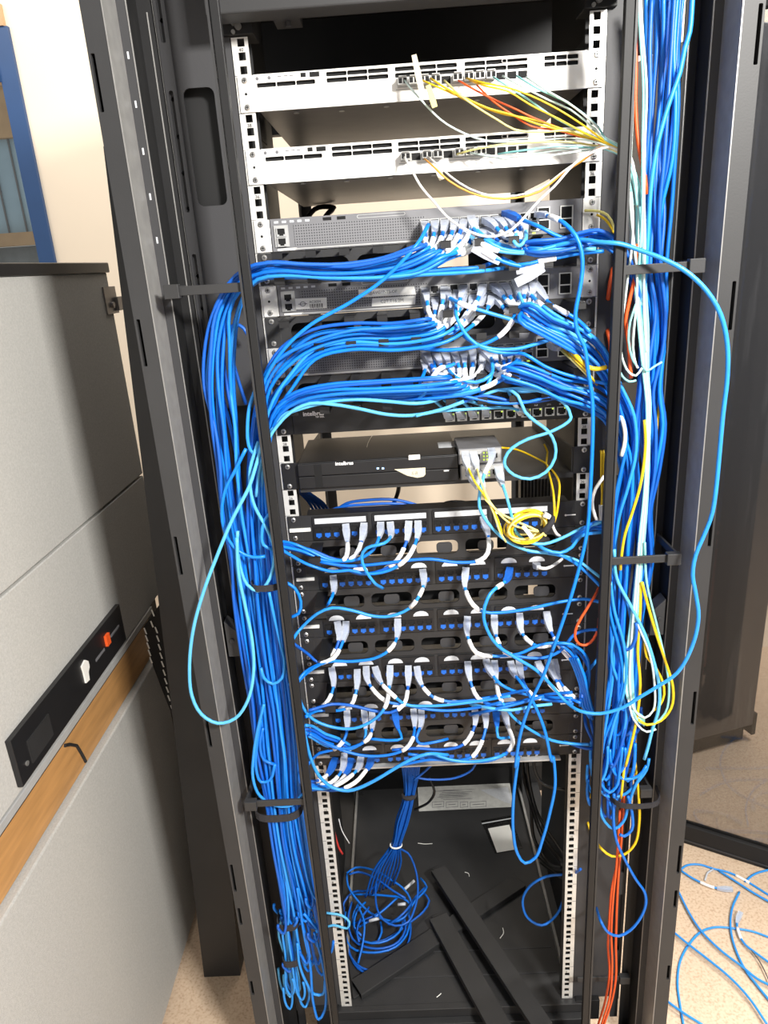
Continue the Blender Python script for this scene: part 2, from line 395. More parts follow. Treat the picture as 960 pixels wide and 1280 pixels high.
MB().box(-62, 472, 11, 15, 60, 1992, GM).build('glass_pane', 'glass_smoked', gd)

# ================================================================== the rack
rk = thing('server_rack', (0, 300, 0), 'tall open black server rack with zinc mounting rails, full of switches and cables', 'rack')
ZT = 2130
def side(s):
    X = lambda a, b: (min(s*a, s*b), max(s*a, s*b))
    def bx(name, a, b, y0, y1, z0, z1, m, bevel=0):
        x0, x1 = X(a, b); return MB().box(x0, x1, y0, y1, z0, z1).build(name, m, rk, bevel=bevel)
    # front post: stepped folded sheet with slots
    x0, x1 = X(371, 397)
    holes = []
    for zc, h in ((1806, 62), (1500, 62), (1190, 62), (880, 62), (570, 62), (480, 40), (300, 36)):
        xa, xb = X(389, 394); holes.append(rr(xa, xb, zc-h/2, zc+h/2, 1.2, 2))
    MB().prism(rect(x0, x1, 0, ZT), holes, XZ, -110, -106).build('post_face', 'frame_metal', rk)
    bx('post_edge', 370, 371.5, -111, -60, 0, ZT, 'edge_metal')
    bx('post_outer', 394, 398, -106, -20, 60, ZT, 'frame_metal')
    bx('post_slot_backing', 374, 394, -90, -88, 0, ZT, 'black_hole')
    bx('post_return', 372, 374, -106, -40, 0, ZT, 'dark_inside')  # shade put into the colour: darker than the face it folds from
    bx('post_step', 358, 372, -60, -57, 0, ZT, 'grey_plate')
    bx('post_step', 356, 358, -60, -10, 0, ZT, 'dark_inside')  # this fold is also coloured dark to stand for shade
    bx('post_edge', 356.8, 358.2, -61, -58, 0, ZT, 'edge_metal')
    bx('post_step', 338, 356, -22, -19, 0, ZT, 'black_metal')
    bx('post_edge', 343, 344.5, -23, -19, 900, 1900, 'edge_metal')
    # slotted inner strip
    hs = []
    for k in range(9):
        xa, xb = X(329, 335); hs.append(rr(xa, xb, 230+k*205, 230+k*205+150, 2, 2))
    x0, x1 = X(324, 339)
    MB().prism(rect(x0, x1, 40, ZT), hs, XZ, -6, -3).build('slot_strip', 'grey_plate', rk)
    sm = MB().box(-1.1, 1.1, -.5, .8, -4, 4).mesh('slot_mark', 'label_grey')
    for k in range(5 if s < 0 else 0): put('slot_mark', sm, rk, (s*364.5, -60.2, 1845-k*54))
    # cable plate with a long opening and round holes
    ho = []; cuts = [90, 520, 780, 1000, 1210, 1430, 1640, 1850, ZT]
    for k in range(3):
        xa, xb = X(276, 318); ho.append(rr(xa, xb, 1672-k*430, 1818-k*430, 9))
    for k in range(30):
        xc = s*332.5; zc = 1897-k*45.3
        if zc > 200 and min(abs(zc-c) for c in cuts) > 5: ho.append([(xc+3*math.cos(i*math.pi/4), zc+3*math.sin(i*math.pi/4)) for i in range(8)])
    x0, x1 = X(246.5, 341)
    for k in range(len(cuts)-1):
        MB().prism(rect(x0, x1, cuts[k], cuts[k+1]), [h for h in ho if cuts[k] < min(p[1] for p in h) and max(p[1] for p in h) < cuts[k+1]], XZ, 2, 5).build('cable_plate', 'grey_plate', rk)
    bx('plate_edge', 339.5, 341, -4, 2, 90, ZT, 'edge_metal')
    bx('inner_side', 262, 265, 60, 420, 90, ZT, 'dark_inside')
    # slim vertical bar in front of the cables
    bx('cable_bar', 234, 245, -116, -106, 40, ZT, 'black_metal', 1)
    bx('cable_bar_flange', 246, 249, -116, -92, 40, ZT, 'frame_metal')
    # rail: face with square holes, number per two units, side flange
    rl = MB(); xa, xb = X(223, 245); hx0, hx1 = X(227.8, 237.2); zs = [ubot(1)-6]
    hz = []
    for u in range(1, 41):
        for dz in (-31.75, -15.875, 0): hz.append(uz(u)+dz)
    zprev = ubot(1)-6; T0, T1 = 0, 2
    for z in hz:
        for a, b in ((z-4.7, z+4.7),):
            rl.box(xa, xb, T0, T1, zprev, a); rl.box(xa, hx0, T0, T1, a, b); rl.box(hx1, xb, T0, T1, a, b); zprev = b
    rl.box(xa, xb, T0, T1, zprev, 1871.5)
    rail = rl.build('mounting_rail', 'rail_zinc', rk)
    fa, fb = X(243.5, 245); MB().box(fa, fb, 2, 42, ubot(1)-6, 1871.5).build('rail_flange', 'rail_zinc', rail)
    ln = MB()
    for u in range(1, 41): ln.box(*X(238, 245), -.25, 0, ubot(u)-.35, ubot(u)+.35)
    ln.build("unit_marks", "ink_grey", rail, kind="stuff")
    for u in range(2, 41, 2): text('unit_number', str(u), rail, (s*232.5-3.6 if s < 0 else s*232.5-3.6, -.4, uz(u)-10.4), 6.2, 'ink')
    bx('rail_backing', 222, 243, 18, 22, 60, 1868, 'dark_inside')
    hd = MB().box(*X(214, 256), -6, 40, 1873, 1905); hd.build('rail_head', 'black_metal', rk, bevel=1)
    b = MB()
    for (dx, dz) in ((0, 9), (-6, 12), (-7, 3)): b.cyl((s*232.5+dx, -6, 1873+dz), (0, -1, 0), 4.5 if dx == 0 else 2.6, 3)
    b.build('bolt', 'steel', rk)
    # side sheet behind the rail, rear rail
    gs = MB().prism(rect(5, 250, 1780, 1871), [[(c[0]+3*math.cos(i*math.pi/4), c[1]+3*math.sin(i*math.pi/4)) for i in range(8)] for c in ((60, 1845), (60, 1818), (95, 1818), (180, 1830))], YZ, s*248, s*250)
    gs.build('rail_gusset', 'grey_plate', rk)
    bx('rear_rail', 222, 246, 640, 643, 60, 1900, 'frame_metal'); bx('rear_rail_flange', 244, 246, 600, 640, 60, 1900, 'frame_metal')
    bx('rear_post', 340, 398, 640, 690, 0, ZT, 'black_metal')
    if s < 0: bx('post_backing', 336, 398, 8, 12, 0, ZT, 'dark_inside')  # added dark sheet, hides the bright wall in the gap beside the post
    if s < 0: bx('opening_backing', 262, 341, 24, 28, 90, ZT, 'dark_inside')  # added dark sheet, stops light showing through the left openings
for s in (-1, 1): side(s)
MB().box(-262, 262, -60, -20, 1881, ZT+10).build('top_beam', 'frame_metal', rk, bevel=2)
MB().box(-400, 400, -50, 690, ZT-60, ZT+10).build('roof', 'dark_inside', rk)
rv = MB()
for i in range(11): rv.box(-140+i*32, -118+i*32, 120, 132, ZT-60.8, ZT-60)
rv.build('roof_slots', 'grey_plate', rk)
tb = MB().box(-186, -152, -30, 30, 1885, 1905); tb.cyl((-170, -30, 1892), (0, -1, 0), 4, 3); tb.cyl((-168, 0, 1885), (0, 0, -1), 4, 6)
tb.build('earth_bracket', 'grey_plate', rk)
MB().box(-240, 240, 684, 688, 150, 800).build('rear_dark_sheet', 'dark_inside', rk)  # added sheet, stands in for the darkness behind the lower openings
MB().box(-400, 400, 660, 690, 60, 150).build('rear_beam', 'black_metal', rk)
MB().box(-400, 400, 660, 690, 1860, ZT).build('rear_beam', 'black_metal', rk)
# floor of the rack
MB().box(-300, 300, 0, 690, 86, 90).build('base_tray', 'satin_black', rk)
MB().box(-262, 262, -14, 0, 20, 92).build('tray_lip', 'satin_black', rk, bevel=1)
MB().box(-262, 262, -30, -14, 20, 70).build('tray_lip', 'satin_black', rk, bevel=1)
for s in (-1, 1):
    MB().box(min(s*236, s*242), max(s*236, s*242), 8, 660, 90, 104).build('tray_edge', 'edge_metal', rk)
    MB().box(min(s*250, s*300), max(s*250, s*300), -10, 30, 40, 95).build('base_corner', 'black_metal', rk, bevel=1)
MB().box(-398, 398, -100, -40, 0, 60).build('plinth', 'black_metal', rk)
for (y, m_) in ((60, 1), (120, 1)): MB().box(-225, 225, y-1, y+1, 90, 91.2).build('tray_fold', 'grey_plate', rk)
# rings that hold the vertical cable runs
def ring(s, z, y0=-100):
    r = MB().box(*sorted((s*246, s*350)), y0-10, y0-6, z-6, z+6); r.box(*sorted((s*346, s*350)), y0-10, 2, z-6, z+6); r.box(*sorted((s*330, s*350)), y0-16, y0-4, z-9, z+9)
    return r.build('cable_ring', 'frame_metal', rk, bevel=.8)
ring(-1, PY(270, 361, -108).z); ring(1, PY(810, 336, -108).z); ring(1, PY(790, 700, -108).z); ring(1, PY(790, 985, -60).z, -60); ring(-1, PY(350, 1003, -108).z)
ring(1, PY(765, 1218, -20).z, -20)
for s in (-1, 1):       # door catch on each post
    z = PY(278, 800, -70).z
    c = MB().prism([(s*352, z+30), (s*330, z+8), (s*330, z-34), (s*352, z-34)], [], XZ, -66, -40); c.cyl((s*343, -66, z-4), (0, -1, 0), 4, 3)
    c.build('door_catch', 'frame_metal', rk, bevel=1)
# ================================================================== equipment in the rack
def screw(mb, x, z, y=-3, r=4.2):
    mb.cyl((x, y, z), (0, -1, 0), r, 1.2, 12, r*.92); mb.cyl((x, y-1.2, z), (0, -1, 0), r*.92, 1.0, 12, r*.6)
SCREW = MB(); screw(SCREW, 0, 0, 0); SCREW.k = 1; SCREW.box(-2.2, 2.2, -2.5, -2.1, -.5, .5); SCREW.box(-.5, .5, -2.5, -2.1, -2.2, 2.2)
SCREW = SCREW.mesh('screw', ['steel', 'ink'], smooth=False)
WASHER = MB().cyl((0, 0, 0), (0, -1, 0), 3, .2, 10).mesh('hole_mark', 'black_hole')
def ears(dev, u, m, hole=True, wide=220, xs=(-1, 1), screws=True):
    for s in xs:
        a, b = sorted((s*wide, s*242))
        MB().box(a, b, -3, 0, ubot(u)+.6, utop(u)-.6).build('ear', m, dev, bevel=.6)
        if screws:
            for z in (uz(u), uz(u)-31.75): put('screw', SCREW, dev, (s*232.5, -3, z))
        if hole:
            o = put('ear_hole', WASHER, dev, (s*232.5, -3, uz(u)-15.9)); o.scale = (.6, 1, .6)
def port_mesh(m0, wx, wz, led=None, proud=2.2):
    b = MB(); b.prism(rect(-wx/2, wx/2, -wz/2, wz/2), [[(-wx/2+1.3, -wz/2+3.2), (-wx/2+3.6, -wz/2+3.2), (-wx/2+3.6, -wz/2+1.2), (wx/2-3.6, -wz/2+1.2), (wx/2-3.6, -wz/2+3.2), (wx/2-1.3, -wz/2+3.2), (wx/2-1.3, wz/2-1.2), (-wx/2+1.3, wz/2-1.2)]], XZ, -proud, 0)
    b.k = 1; b.box(-wx/2+1, wx/2-1, -.5, 0, -wz/2+1, wz/2-1)
    mats = [m0, 'black_hole']
    if led: b.k = 2; b.box(wx/2-3.8, wx/2-1.2, -proud-.3, -proud, wz/2-3, wz/2-.8); mats.append(led)
    return b.mesh('port', mats)
PORT_SW = port_mesh('grey_light', 13.2, 12); PORT_IB = port_mesh('steel', 14.5, 13, 'led_green'); PORT_MC = port_mesh('grey_light', 14, 12)
b = MB(); b.prism(rect(-6.4, 6.4, -10, 0), [[(-5.6, -6.5), (-3.4, -6.5), (-3.4, -8.8), (3.4, -8.8), (3.4, -6.5), (5.6, -6.5), (5.6, -.8), (-5.6, -.8)]], XZ, -1.6, 0)
b.k = 1; b.box(-5.9, 5.9, -.4, 0, -9.4, -.4); b.k = 2
b.prism([(-4.4, -17.2), (-2, -17.2), (-2, -19), (2, -19), (2, -17.2), (4.4, -17.2), (4.4, -11.2), (-4.4, -11.2)], [], XZ, -1.4, 0)
PORT_PP = b.mesh('port', ['black_plastic', 'black_hole', 'port_blue'])
b = MB(); b.prism(rect(-7, 7, -5.5, 5.5), [rect(-6, 6, -4.4, 4.4)], XZ, -1.5, 0); b.k = 1; b.box(-6.3, 6.3, -.3, 0, -4.8, 4.8)
SFP = b.mesh('fibre_port', ['steel', 'black_hole'])
b = MB(); b.box(-6.3, 6.3, -14, 0, -4.2, 4.2); b.k = 1; b.box(-5.4, -1, -14.5, -13, -3, 3); b.box(1, 5.4, -14.5, -13, -3, 3); b.k = 0; b.box(-5, 5, -17, -14, 4.2, 5.2)
TRX = b.mesh('transceiver', ['steel', 'black_hole'])

def xat(reg, x, y, Y=-4): return PY(*px(reg, x, y), Y).x
def zat(reg, x, y, Y=-4): return PY(*px(reg, x, y), Y).z
# ---------------- the two white switches
def white_switch(u, label, dy):
    d = thing('network_switch', (0, 200, ubot(u)), label, 'switch', )
    zb, zt = ubot(u)+.4, utop(u)-.4
    def xx(p): return PY(p, 98 if u == 39 else 194, -4).x
    grp = [(320, 394, [1]), (408, 486, [0, 1]), (494, 572, [0, 1]), (581, 660, [0, 1]), (680, 723, [0, 1])] if u == 39 else [(331, 403, [1]), (415, 491, [0, 1]), (498, 576, [0, 1]), (582, 661, [0, 1]), (680, 720, [0, 1])]
    holes = []
    for a, c, rows in grp:
        xa, xb = xx(a), xx(c)
        for r_ in rows:
            z1 = zt-3-r_*7.2; n = 3
            for k in range(n):
                w_ = (xb-xa)/n
                holes.append(rr(xa+k*w_+(.4 if k else 0), xa+(k+1)*w_-.4, z1-5.4, z1, 1.4, 2))
    xs0 = xx(496 if u == 39 else 500); xs1 = xx(660)
    MB().prism(rect(-220, 220, zb, zt), holes, XZ, -4, -1).build('faceplate', 'white_metal', d)
    MB().box(-216, 216, 1, 1.6, zb+1, zt-1).build('vent_backing', 'black_hole', d)
    ch = MB(); ch.box(-217, 217, 1.8, 430, zb, zt); ch.build('chassis', 'chassis_steel', d, bevel=.8)
    rv = MB().cyl((0, 0, 0), (0, 0, -1), 4, .8, 10).mesh('rivet', 'steel')
    for k in range(6): put('rivet', rv, d, (-170+k*62, 22+8*(k % 2), zb))
    ears(d, u, 'white_metal')
    tx = MB()
    for a, w_, h, dz in ((437, 8, 5, 5), (449, 14, 6, 5)) if u == 39 else (): pass
    p0 = xx(376 if u == 39 else 385)
    MB().box(p0, p0+7, -4.4, -4, zt-7, zt-2).build('small_port', 'black_hole', d); MB().box(p0+12, p0+25, -4.4, -4, zt-7.6, zt-1.8).build('usb_port', 'black_hole', d)
    for dx in (-58, -42): MB().cyl((p0+dx, -4, zt-5), (0, -1, 0), 2.2, .4, 8).build('indicator', 'ink_grey', d)
    mk = MB().box(-2.6, 2.6, -.2, 0, -.6, .6).mesh('printed_mark', 'ink_grey')
    for k in range(3): put('printed_mark', mk, d, (p0-28+k*8, -4, zt-4))
    MB().prism(rr(xx(627), xx(660), zt-8, zt-2.8, 2.4), [rr(xx(628), xx(659), zt-7, zt-3.8, 1.6)], XZ, -4.6, -4).build('badge_outline', 'chassis_steel', d)
    n = 12
    for k in range(n):
        x = xs0+(xs1-xs0)*(k+.5)/n
        put('fibre_port', SFP, d, (x, -4, zb+21))
    bz = MB().box(xs0-2, xs1+2, -4.6, -4, zb+13.2, zb+14.2); bz.build('port_ledge', 'grey_light', d)
    return d, xs0, xs1, zb
swA = white_switch(39, 'uppermost white switch, carrying the most yellow fibre cables', 0)
swB = white_switch(37, 'lower white switch, above the grey switches, with an orange looped cable', 0)
def transceivers(sw, ks):
    d, a, b_, zb = sw
    for k in ks: put('transceiver', TRX, d, (a+(b_-a)*(k+.5)/12, -5.6, zb+21))
transceivers(swA, (0, 1, 2, 3, 5, 6, 7, 8)); transceivers(swB, (0, 2, 3, 5, 6, 7))

# ---------------- three grey switches
def grey_switch(u, label, x0px, ypx, pit):
    d = thing('network_switch', (0, 200, ubot(u)), label, 'switch')
    zb, zt = ubot(u)+.4, utop(u)-.4
    MB().box(-219, 219, -4, 0, zb, zt).build('faceplate', 'grey_device', d, bevel=.8)
    MB().box(-217, 217, 0, 380, zb, zt).build('chassis', 'grey_device', d)
    ears(d, u, 'rail_zinc' if u != 31 else 'grey_light')
    MB().box(-186, 0, -4.8, -4, zb+5, zt-9).build('grille', 'grille', d)
    MB().box(-186, 0, -5, -4, zb+1.5, zb+3.5).build('lower_rib', 'grey_light', d)
    # console ports
    MB().box(-214, -194, -6, -4, zb+6, zt-9).build('console_block', 'grey_light', d)
    for z in (zb+12.5, zb+25.5): put('console_port', PORT_SW, d, (-204, -6, z))
    MB().box(-212, -184, -4.6, -4, zb+1.2, zb+4).build('white_tag', 'label_white', d)
    lm = MB().box(-3, 3, -.3, 0, -1.4, 1.4).mesh('indicator', 'label_grey')
    for k in range(5): put('indicator', lm, d, (-210+k*11, -4, zt-4.6))
    for x in (-138, -118): MB().box(x-6, x+6, -4.4, -4, zt-6.4, zt-2.2).build('usb_port', 'black_hole', d)
    MB().prism(rr(-96, -28, zt-6.6, zt-2, 2.2), [rr(-95, -29, zt-5.8, zt-2.8, 1.6)], XZ, -4.5, -4).build('badge_outline', 'grey_light', d)
    xs = PY(x0px, ypx, -4).x
    for k in range(12):
        for r_ in (0, 1): put('port', PORT_SW, d, (xs+k*pit, -4, zb+10.5+r_*13.5))
    lt = MB().box(-2.2, 2.2, -.3, 0, -.9, .9).mesh('port_lamp', 'led_green'); lo = MB().box(-2.2, 2.2, -.3, 0, -.9, .9).mesh('port_lamp', 'led_amber')
    for k in range(12): put('port_lamp', lo if k % 5 == 2 else lt, d, (xs+k*pit, -4, zb+2.4))
    for x in (165, 197):
        MB().prism(rect(x-9, x+9, zb+6, zt-8), [rect(x-7.4, x+7.4, zb+19.6, zt-9.4), rect(x-7.4, x+7.4, zb+7.4, zb+18)], XZ, -6, -4).build('uplink_cage', 'steel', d)
        MB().box(x-8, x+8, -4.3, -4, zb+7, zt-9).build('uplink_hole', 'black_hole', d)
    return d, xs, zb
g1 = grey_switch(35, 'topmost grey switch, under the white switches, perforated left half', 531, 277, 13.9)
g2 = grey_switch(33, 'middle grey switch with white printed stickers on its grille', 531, 363, 14.0)
g3 = grey_switch(31, 'lowest grey switch, its left end half hidden by blue cables', 531, 447, 14.0)
# stickers on the middle one
d, xs, zb = g2
def q3(reg, x, y, Y): p = PY(*px(reg, x, y), Y); return (p.x, p.z)
s1 = MB().prism([q3('d1', 95, 178, -5), q3('d1', 311, 170, -5), q3('d1', 313, 240, -5), q3('d1', 100, 250, -5)], [], XZ, -5.4, -4.8).build('asset_sticker', 'label_white', d)
c0 = q3('d1', 152, 213, -5.4)
MB().prism([(c0[0]+4.4*math.cos(i*.5236), c0[1]+3.4*math.sin(i*.5236)) for i in range(12)], [[(c0[0]+3.4*math.cos(i*.5236), c0[1]+2.4*math.sin(i*.5236)) for i in range(12)]], XZ, -5.6, -5.4).build('round_emblem', 'ink_grey', s1)
MB().box(c0[0]-6.5, c0[0]+6.5, -5.7, -5.5, c0[1]-.5, c0[1]+.5).build('emblem_bar', 'ink_grey', s1)
q0 = q3('d1', 195, 205, -5.4); text('asset_number', 'AC0034', s1, (q0[0], -5.5, q0[1]-.6), 5.0, 'ink')
bc = MB().box(-.5, .5, -.2, 0, -3, 3).mesh('barcode_bar', 'ink')
for k in range(11):
    o = put('barcode_bar', bc, s1, (q0[0]+1+k*1.75, -5.4, q0[1]-5)); o.scale.x = (1, .5, 1.3, .6)[k % 4]
s2 = MB().prism([q3('d1', 523, 118, -5), q3('d1', 895, 96, -5), q3('d1', 906, 150, -5), q3('d1', 525, 170, -5)], [], XZ, -5.6, -4.8).build('upper_label', 'label_white', d)
q0 = q3('d1', 560, 152, -5.6); text('label_text', 'C-@AVG1P-TS-OF', s2, (q0[0], -5.7, q0[1]), 6.0, 'ink_grey', rot=(math.pi/2, -.0, 0))
s3 = MB().prism([q3('d1', 615, 176, -5), q3('d1', 905, 158, -5), q3('d1', 900, 215, -5), q3('d1', 612, 230, -5)], [], XZ, -6, -4.8).build('lower_label', 'label_white', d)
q0 = q3('d1', 670, 208, -6); text('label_text', 'C2T.T16.2M', s3, (q0[0], -6.1, q0[1]), 6.6, 'ink_grey')

# ---------------- cable managers
def manager(u, label, kind, clear_x=()):
    d = thing('cable_manager', (0, -5, ubot(u)), label, 'cable manager', None)
    zb, zt = ubot(u)+.4, utop(u)-.4
    if kind == 'finger':
        ops = [rr(-205+k*104, -205+k*104+94, zb+9, zt-10, 12, 5) for k in range(4)]
        MB().prism(rect(-220, 220, zb, zt), ops, XZ, -3, 0).build('plate', 'satin_black', d)
        b = MB(); b.box(-7, 7, -78, -3, -.9, .9); b.box(-7, 7, -78, -76.4, -9, 0)
        c = MB(); c.box(-7, 7, -78, -3, -.9, .9); c.box(-7, 7, -78, -76.4, 0, 9)
        mb_, mc_ = b.mesh('finger', 'black_plastic'), c.mesh('finger', 'black_plastic')
        for k in range(10):
            x = -203+k*45
            put('finger', mb_, d, (x, 0, zt-1.2)); put('finger', mc_, d, (x, 0, zb+1.2))
    else:
        ops = [rr(-196+k*80, -196+k*80+68, zb+8, zt-11, 9, 5) for k in range(5)]
        MB().prism(rect(-220, 220, zb, zt), ops, XZ, -3, 0).build('plate', 'satin_black', d)
        tb_ = MB().prism(rr(-13, 13, -1, 17, 6, 4), [], XZ, -2, 0).mesh('tongue', 'grey_plate')
        for k in range(5): put('tongue', tb_, d, (-196+k*80+(34 if k % 2 else 46), 6, zb+9))
        MB().box(-205, 205, 40, 44, zb+16, zb+18).build('rear_bar', 'chassis_steel', d)
        rg = MB(); rg.box(-9, 9, -62, -3, -.9, .9); rg.box(-9, 9, -62, -60, -20, 0); rg.box(-9, 9, -62, -50, -20, -18.4)
        put('finger', rg.mesh('finger', 'black_plastic'), d, (-196, 0, zt-4))
    xs_ = [-215]+[v for ab in clear_x for v in ab]+[215]
    for k in range(0, len(xs_), 2): MB().box(xs_[k], xs_[k+1], 26, 28, zb+2, zt-2).build('dark_backing', 'dark_inside', d)  # added dark sheet that makes the openings read as shaded depth
    ears(d, u, 'satin_black', hole=False)
    return d
manager(34, 'black finger cable manager under the topmost grey switch', 'finger', ((-40, 62),))
manager(32, 'black finger cable manager under the grey switch with stickers', 'finger', ((100, 175),))
manager(30, 'black finger cable manager between lowest grey switch and black switch', 'finger')
for u, s in ((24, 'black cable manager plate right below the top patch panel'), (22, 'black cable manager plate below the second patch panel'),
             (20, 'black cable manager plate below the third patch panel'), (18, 'black cable manager plate below the fourth patch panel'),
             (16, 'black cable manager plate below the fifth patch panel')): manager(u, s, 'plate', {24: ((-42, 44), (84, 100)), 22: ((152, 168),)}.get(u, ()))

# ---------------- patch panels
PPX = {}
def patch_panel(u, label, xfirst, top):
    d = thing('patch_panel', (0, 20, ubot(u)), label, 'patch panel')
    zb, zt = ubot(u)+.4, utop(u)-.4
    MB().box(-220, 220, -3, 0, zb, zt).build('plate', 'satin_black', d)
    MB().box(-212, 212, 0, 36, zb+3, zt-3).build('rear_body', 'black_plastic', d)
    ears(d, u, 'satin_black', hole=False)
    for m_ in range(4):
        xa = xfirst-9+m_*97
        MB().prism(rr(xa, xa+91, zb+1.5, zt-2, 1.5, 2), [], XZ, -5.5, -3).build('module', 'black_plastic', d)
        if top: MB().box(xa+4, xa+87, -6.4, -5.5, zt-14, zt-5).build('label_strip', 'label_grey', d)
        else:
            for j in (0, 1):
                cx = xa+23+j*46
                MB().prism([(cx+13*math.cos(i*math.pi/8), zt-11.5+9*math.sin(i*math.pi/8)) for i in range(9)], [], XZ, -6.6, -5.5).build('label_tab', 'label_grey', d)
        for j in range(6): put('port', PORT_PP, d, (xfirst+m_*97+j*14.5, -5.5, zb+24.5))
    MB().box(-238, -208, -6.2, -3, zb+19, zb+24).build('white_sticker', 'label_white', d) if not top else MB().box(-240, -206, -6.2, -3, zb+17.5, zb+23).build('white_sticker', 'label_white', d)
    mk = MB(); mk.cyl((206, -3, zb+20), (0, -1, 0), 1.8, .5, 8); mk.box(207, 222, -3.4, -3, zb+19.2, zb+21); mk.build('printed_logo', 'print_white', d)
    PPX[u] = (xfirst, zb, d)
x1 = xat('a3', 255, 190, -7)
names = {25: 'top patch panel with long pale label strips over blue ports', 23: 'second patch panel from the top, few cords plugged in', 21: 'third patch panel from the top, above twin white plugs at left',
         19: 'fourth patch panel from the top, densest with white plugs', 17: 'fifth patch panel from the top, behind crossing blue cables', 15: 'lowest patch panel, with small white port numbers underneath'}
firsts = {25: xat('a3', 255, 190), 23: xat('a3', 288, 455), 21: xat('a3', 312, 715), 19: xat('a5', 330, 180), 17: xat('e2', 265, 130), 15: xat('e2', 262, 395)}
for u in (25, 23, 21, 19, 17, 15): patch_panel(u, names[u], firsts[u], u == 25)
d15 = PPX[15][2]
for k in range(24):
    if k >= 8: text('port_number', str(k+1), d15, (firsts[15]+(k//6)*97+(k % 6)*14.5-3, -5.7, ubot(15)+2.4), 4.6, 'print_white')
MB().box(-205, 205, -14, -3, ubot(15)-3, ubot(15)).build('lower_bar', 'grey_light', d15)

# ---------------- black switch with the maker's word on it
ib = thing('network_switch', (0, 130, ubot(29)), 'black switch with white lettering at left and ten ports at right', 'switch')
zb, zt = ubot(29)+.4, utop(29)-.4
MB().box(-217, 217, -4, 230, zb, zt).build('chassis', 'black_plastic', ib, bevel=1)
ears(ib, 29, 'black_plastic', hole=False, wide=217)
p = q3('d2', 82, 88, -4.1); text('lettering', 'intelbras', ib, (p[0], -4.2, p[1]), 9.4, 'print_white', bold=.25)
p = q3('d2', 150, 97, -4.1); text('small_lettering', 'TSP 500L', ib, (p[0], -4.2, p[1]), 3.6, 'print_white', bold=.1)
IBX = []
for (x, y) in ((90, 165), (150, 162), (212, 158), (272, 153), (333, 150), (395, 146), (470, 140), (525, 133), (587, 130), (648, 128)):
    IBX.append(xat('a2', x, y)); put('port', PORT_IB, ib, (IBX[-1], -4, zb+13))
for i, s in ((7, 'PoE'), (8, 'SFP1'), (9, 'SFP2')): text('port_name', s, ib, (IBX[i]-4, -4.2, zb+22.5), 3.4, 'print_white')
# ---------------- shelf, recorder and converters
sh = thing('rack_shelf', (0, 150, ubot(27)), 'black rack shelf under the recorder, with side walls screwed to the rails', 'shelf')
zs = ubot(27)+1
MB().box(-216, 216, -2, 330, zs, zs+2).build('shelf_plate', 'satin_black', sh)
MB().box(-216, 216, -4, -2, zs-6, zs+2).build('front_lip', 'satin_black', sh)
for s in (-1, 1):
    a, b_ = sorted((s*214, s*217)); MB().prism([(0, zs+2), (330, zs+2), (330, zs+14), (0, zs+42)], [], YZ, a, b_).build('side_wall', 'satin_black', sh)
ears(sh, 27, 'black_plastic', hole=False, wide=216)
pl = PY(372, 590, -12); prr = PY(573, 580, -12)
dv = thing('video_recorder', ((pl.x+prr.x)/2, 60, zs+2), 'black video recorder box with white lettering on the rack shelf', 'recorder')
D0, D1 = pl.x, prr.x; zb = zs+2.2; zh = zb+41
back = 150
MB().box(D0, D1, -8, back, zb, zh).build('case', 'black_plastic', dv, bevel=2)
MB().box(D0+.5, D1-.5, -12, -8, zb+20.6, zh-1).build('upper_front', 'black_plastic', dv, bevel=1)
MB().box(D0+.5, D1-.5, -12, -8, zb+.6, zb+19.4).build('lower_front', 'black_plastic', dv, bevel=1)
MB().box(D0+26, D0+38, -12.3, -12, zb+1.6, zh-2).build('glossy_band', 'black_hole', dv)
p = q3('d2', 258, 357, -12.2); text('lettering', 'intelbras', dv, (p[0], -12.3, p[1]), 8.2, 'print_white', bold=.2)
for x in (490, 518):
    p = q3('d2', x, 373, -12.2); MB().box(p[0]-1.6, p[0]+1.6, -12.6, -12, p[1]-1.3, p[1]+1.3).build('status_lamp', 'led_blue', dv)
MB().prism([q3('d2', *c, -12.3) for c in ((580, 378), (650, 374), (749, 368), (750, 405), (738, 418), (705, 424), (650, 412))], [], XZ, -12.9, -12).build('cream_sticker', 'label_cream', dv)
p = q3('d2', 672, 409, -12.9); text('handwriting', 'S-B', dv, (p[0], -13, p[1]), 7.5, 'ink_grey', shear=.2)
MB().prism([q3('d2', *c, -12.3) for c in ((658, 301), (720, 297), (720, 322), (658, 327))], [], XZ, -12.8, -12).build('white_sticker', 'label_white', dv)
p = q3('d2', 665, 316, -12.9); text('sticker_text', '10.1.5.8', dv, (p[0], -12.95, p[1]), 3.2, 'ink_grey')
p = q3('d2', 850, 388, -12.2); MB().box(p[0], p[0]+8, -12.5, -12, p[1]-.4, p[1]+1.4).build('printed_mark', 'print_white', dv)
gl = [PZ(*px('d2', *c), zh+.1) for c in ((815, 232), (915, 225), (920, 256), (822, 262))]
lb = MB(); lb.add([g+Vector((0, 0, h)) for h in (0, .4) for g in gl], [(0, 1, 2, 3), (7, 6, 5, 4)]+[(i, (i+1) % 4, 4+(i+1) % 4, 4+i) for i in range(4)]); lb.build('top_label', 'label_grey', dv)
wr = MB().tube([PZ(*px('d2', *c), zh+1) for c in ((430, 258), (436, 235), (446, 215), (462, 190))], .5, 5); tag(wr.build('wire_scrap', 'steel'), 'thin bent scrap of wire lying on top of the recorder', 'wire')
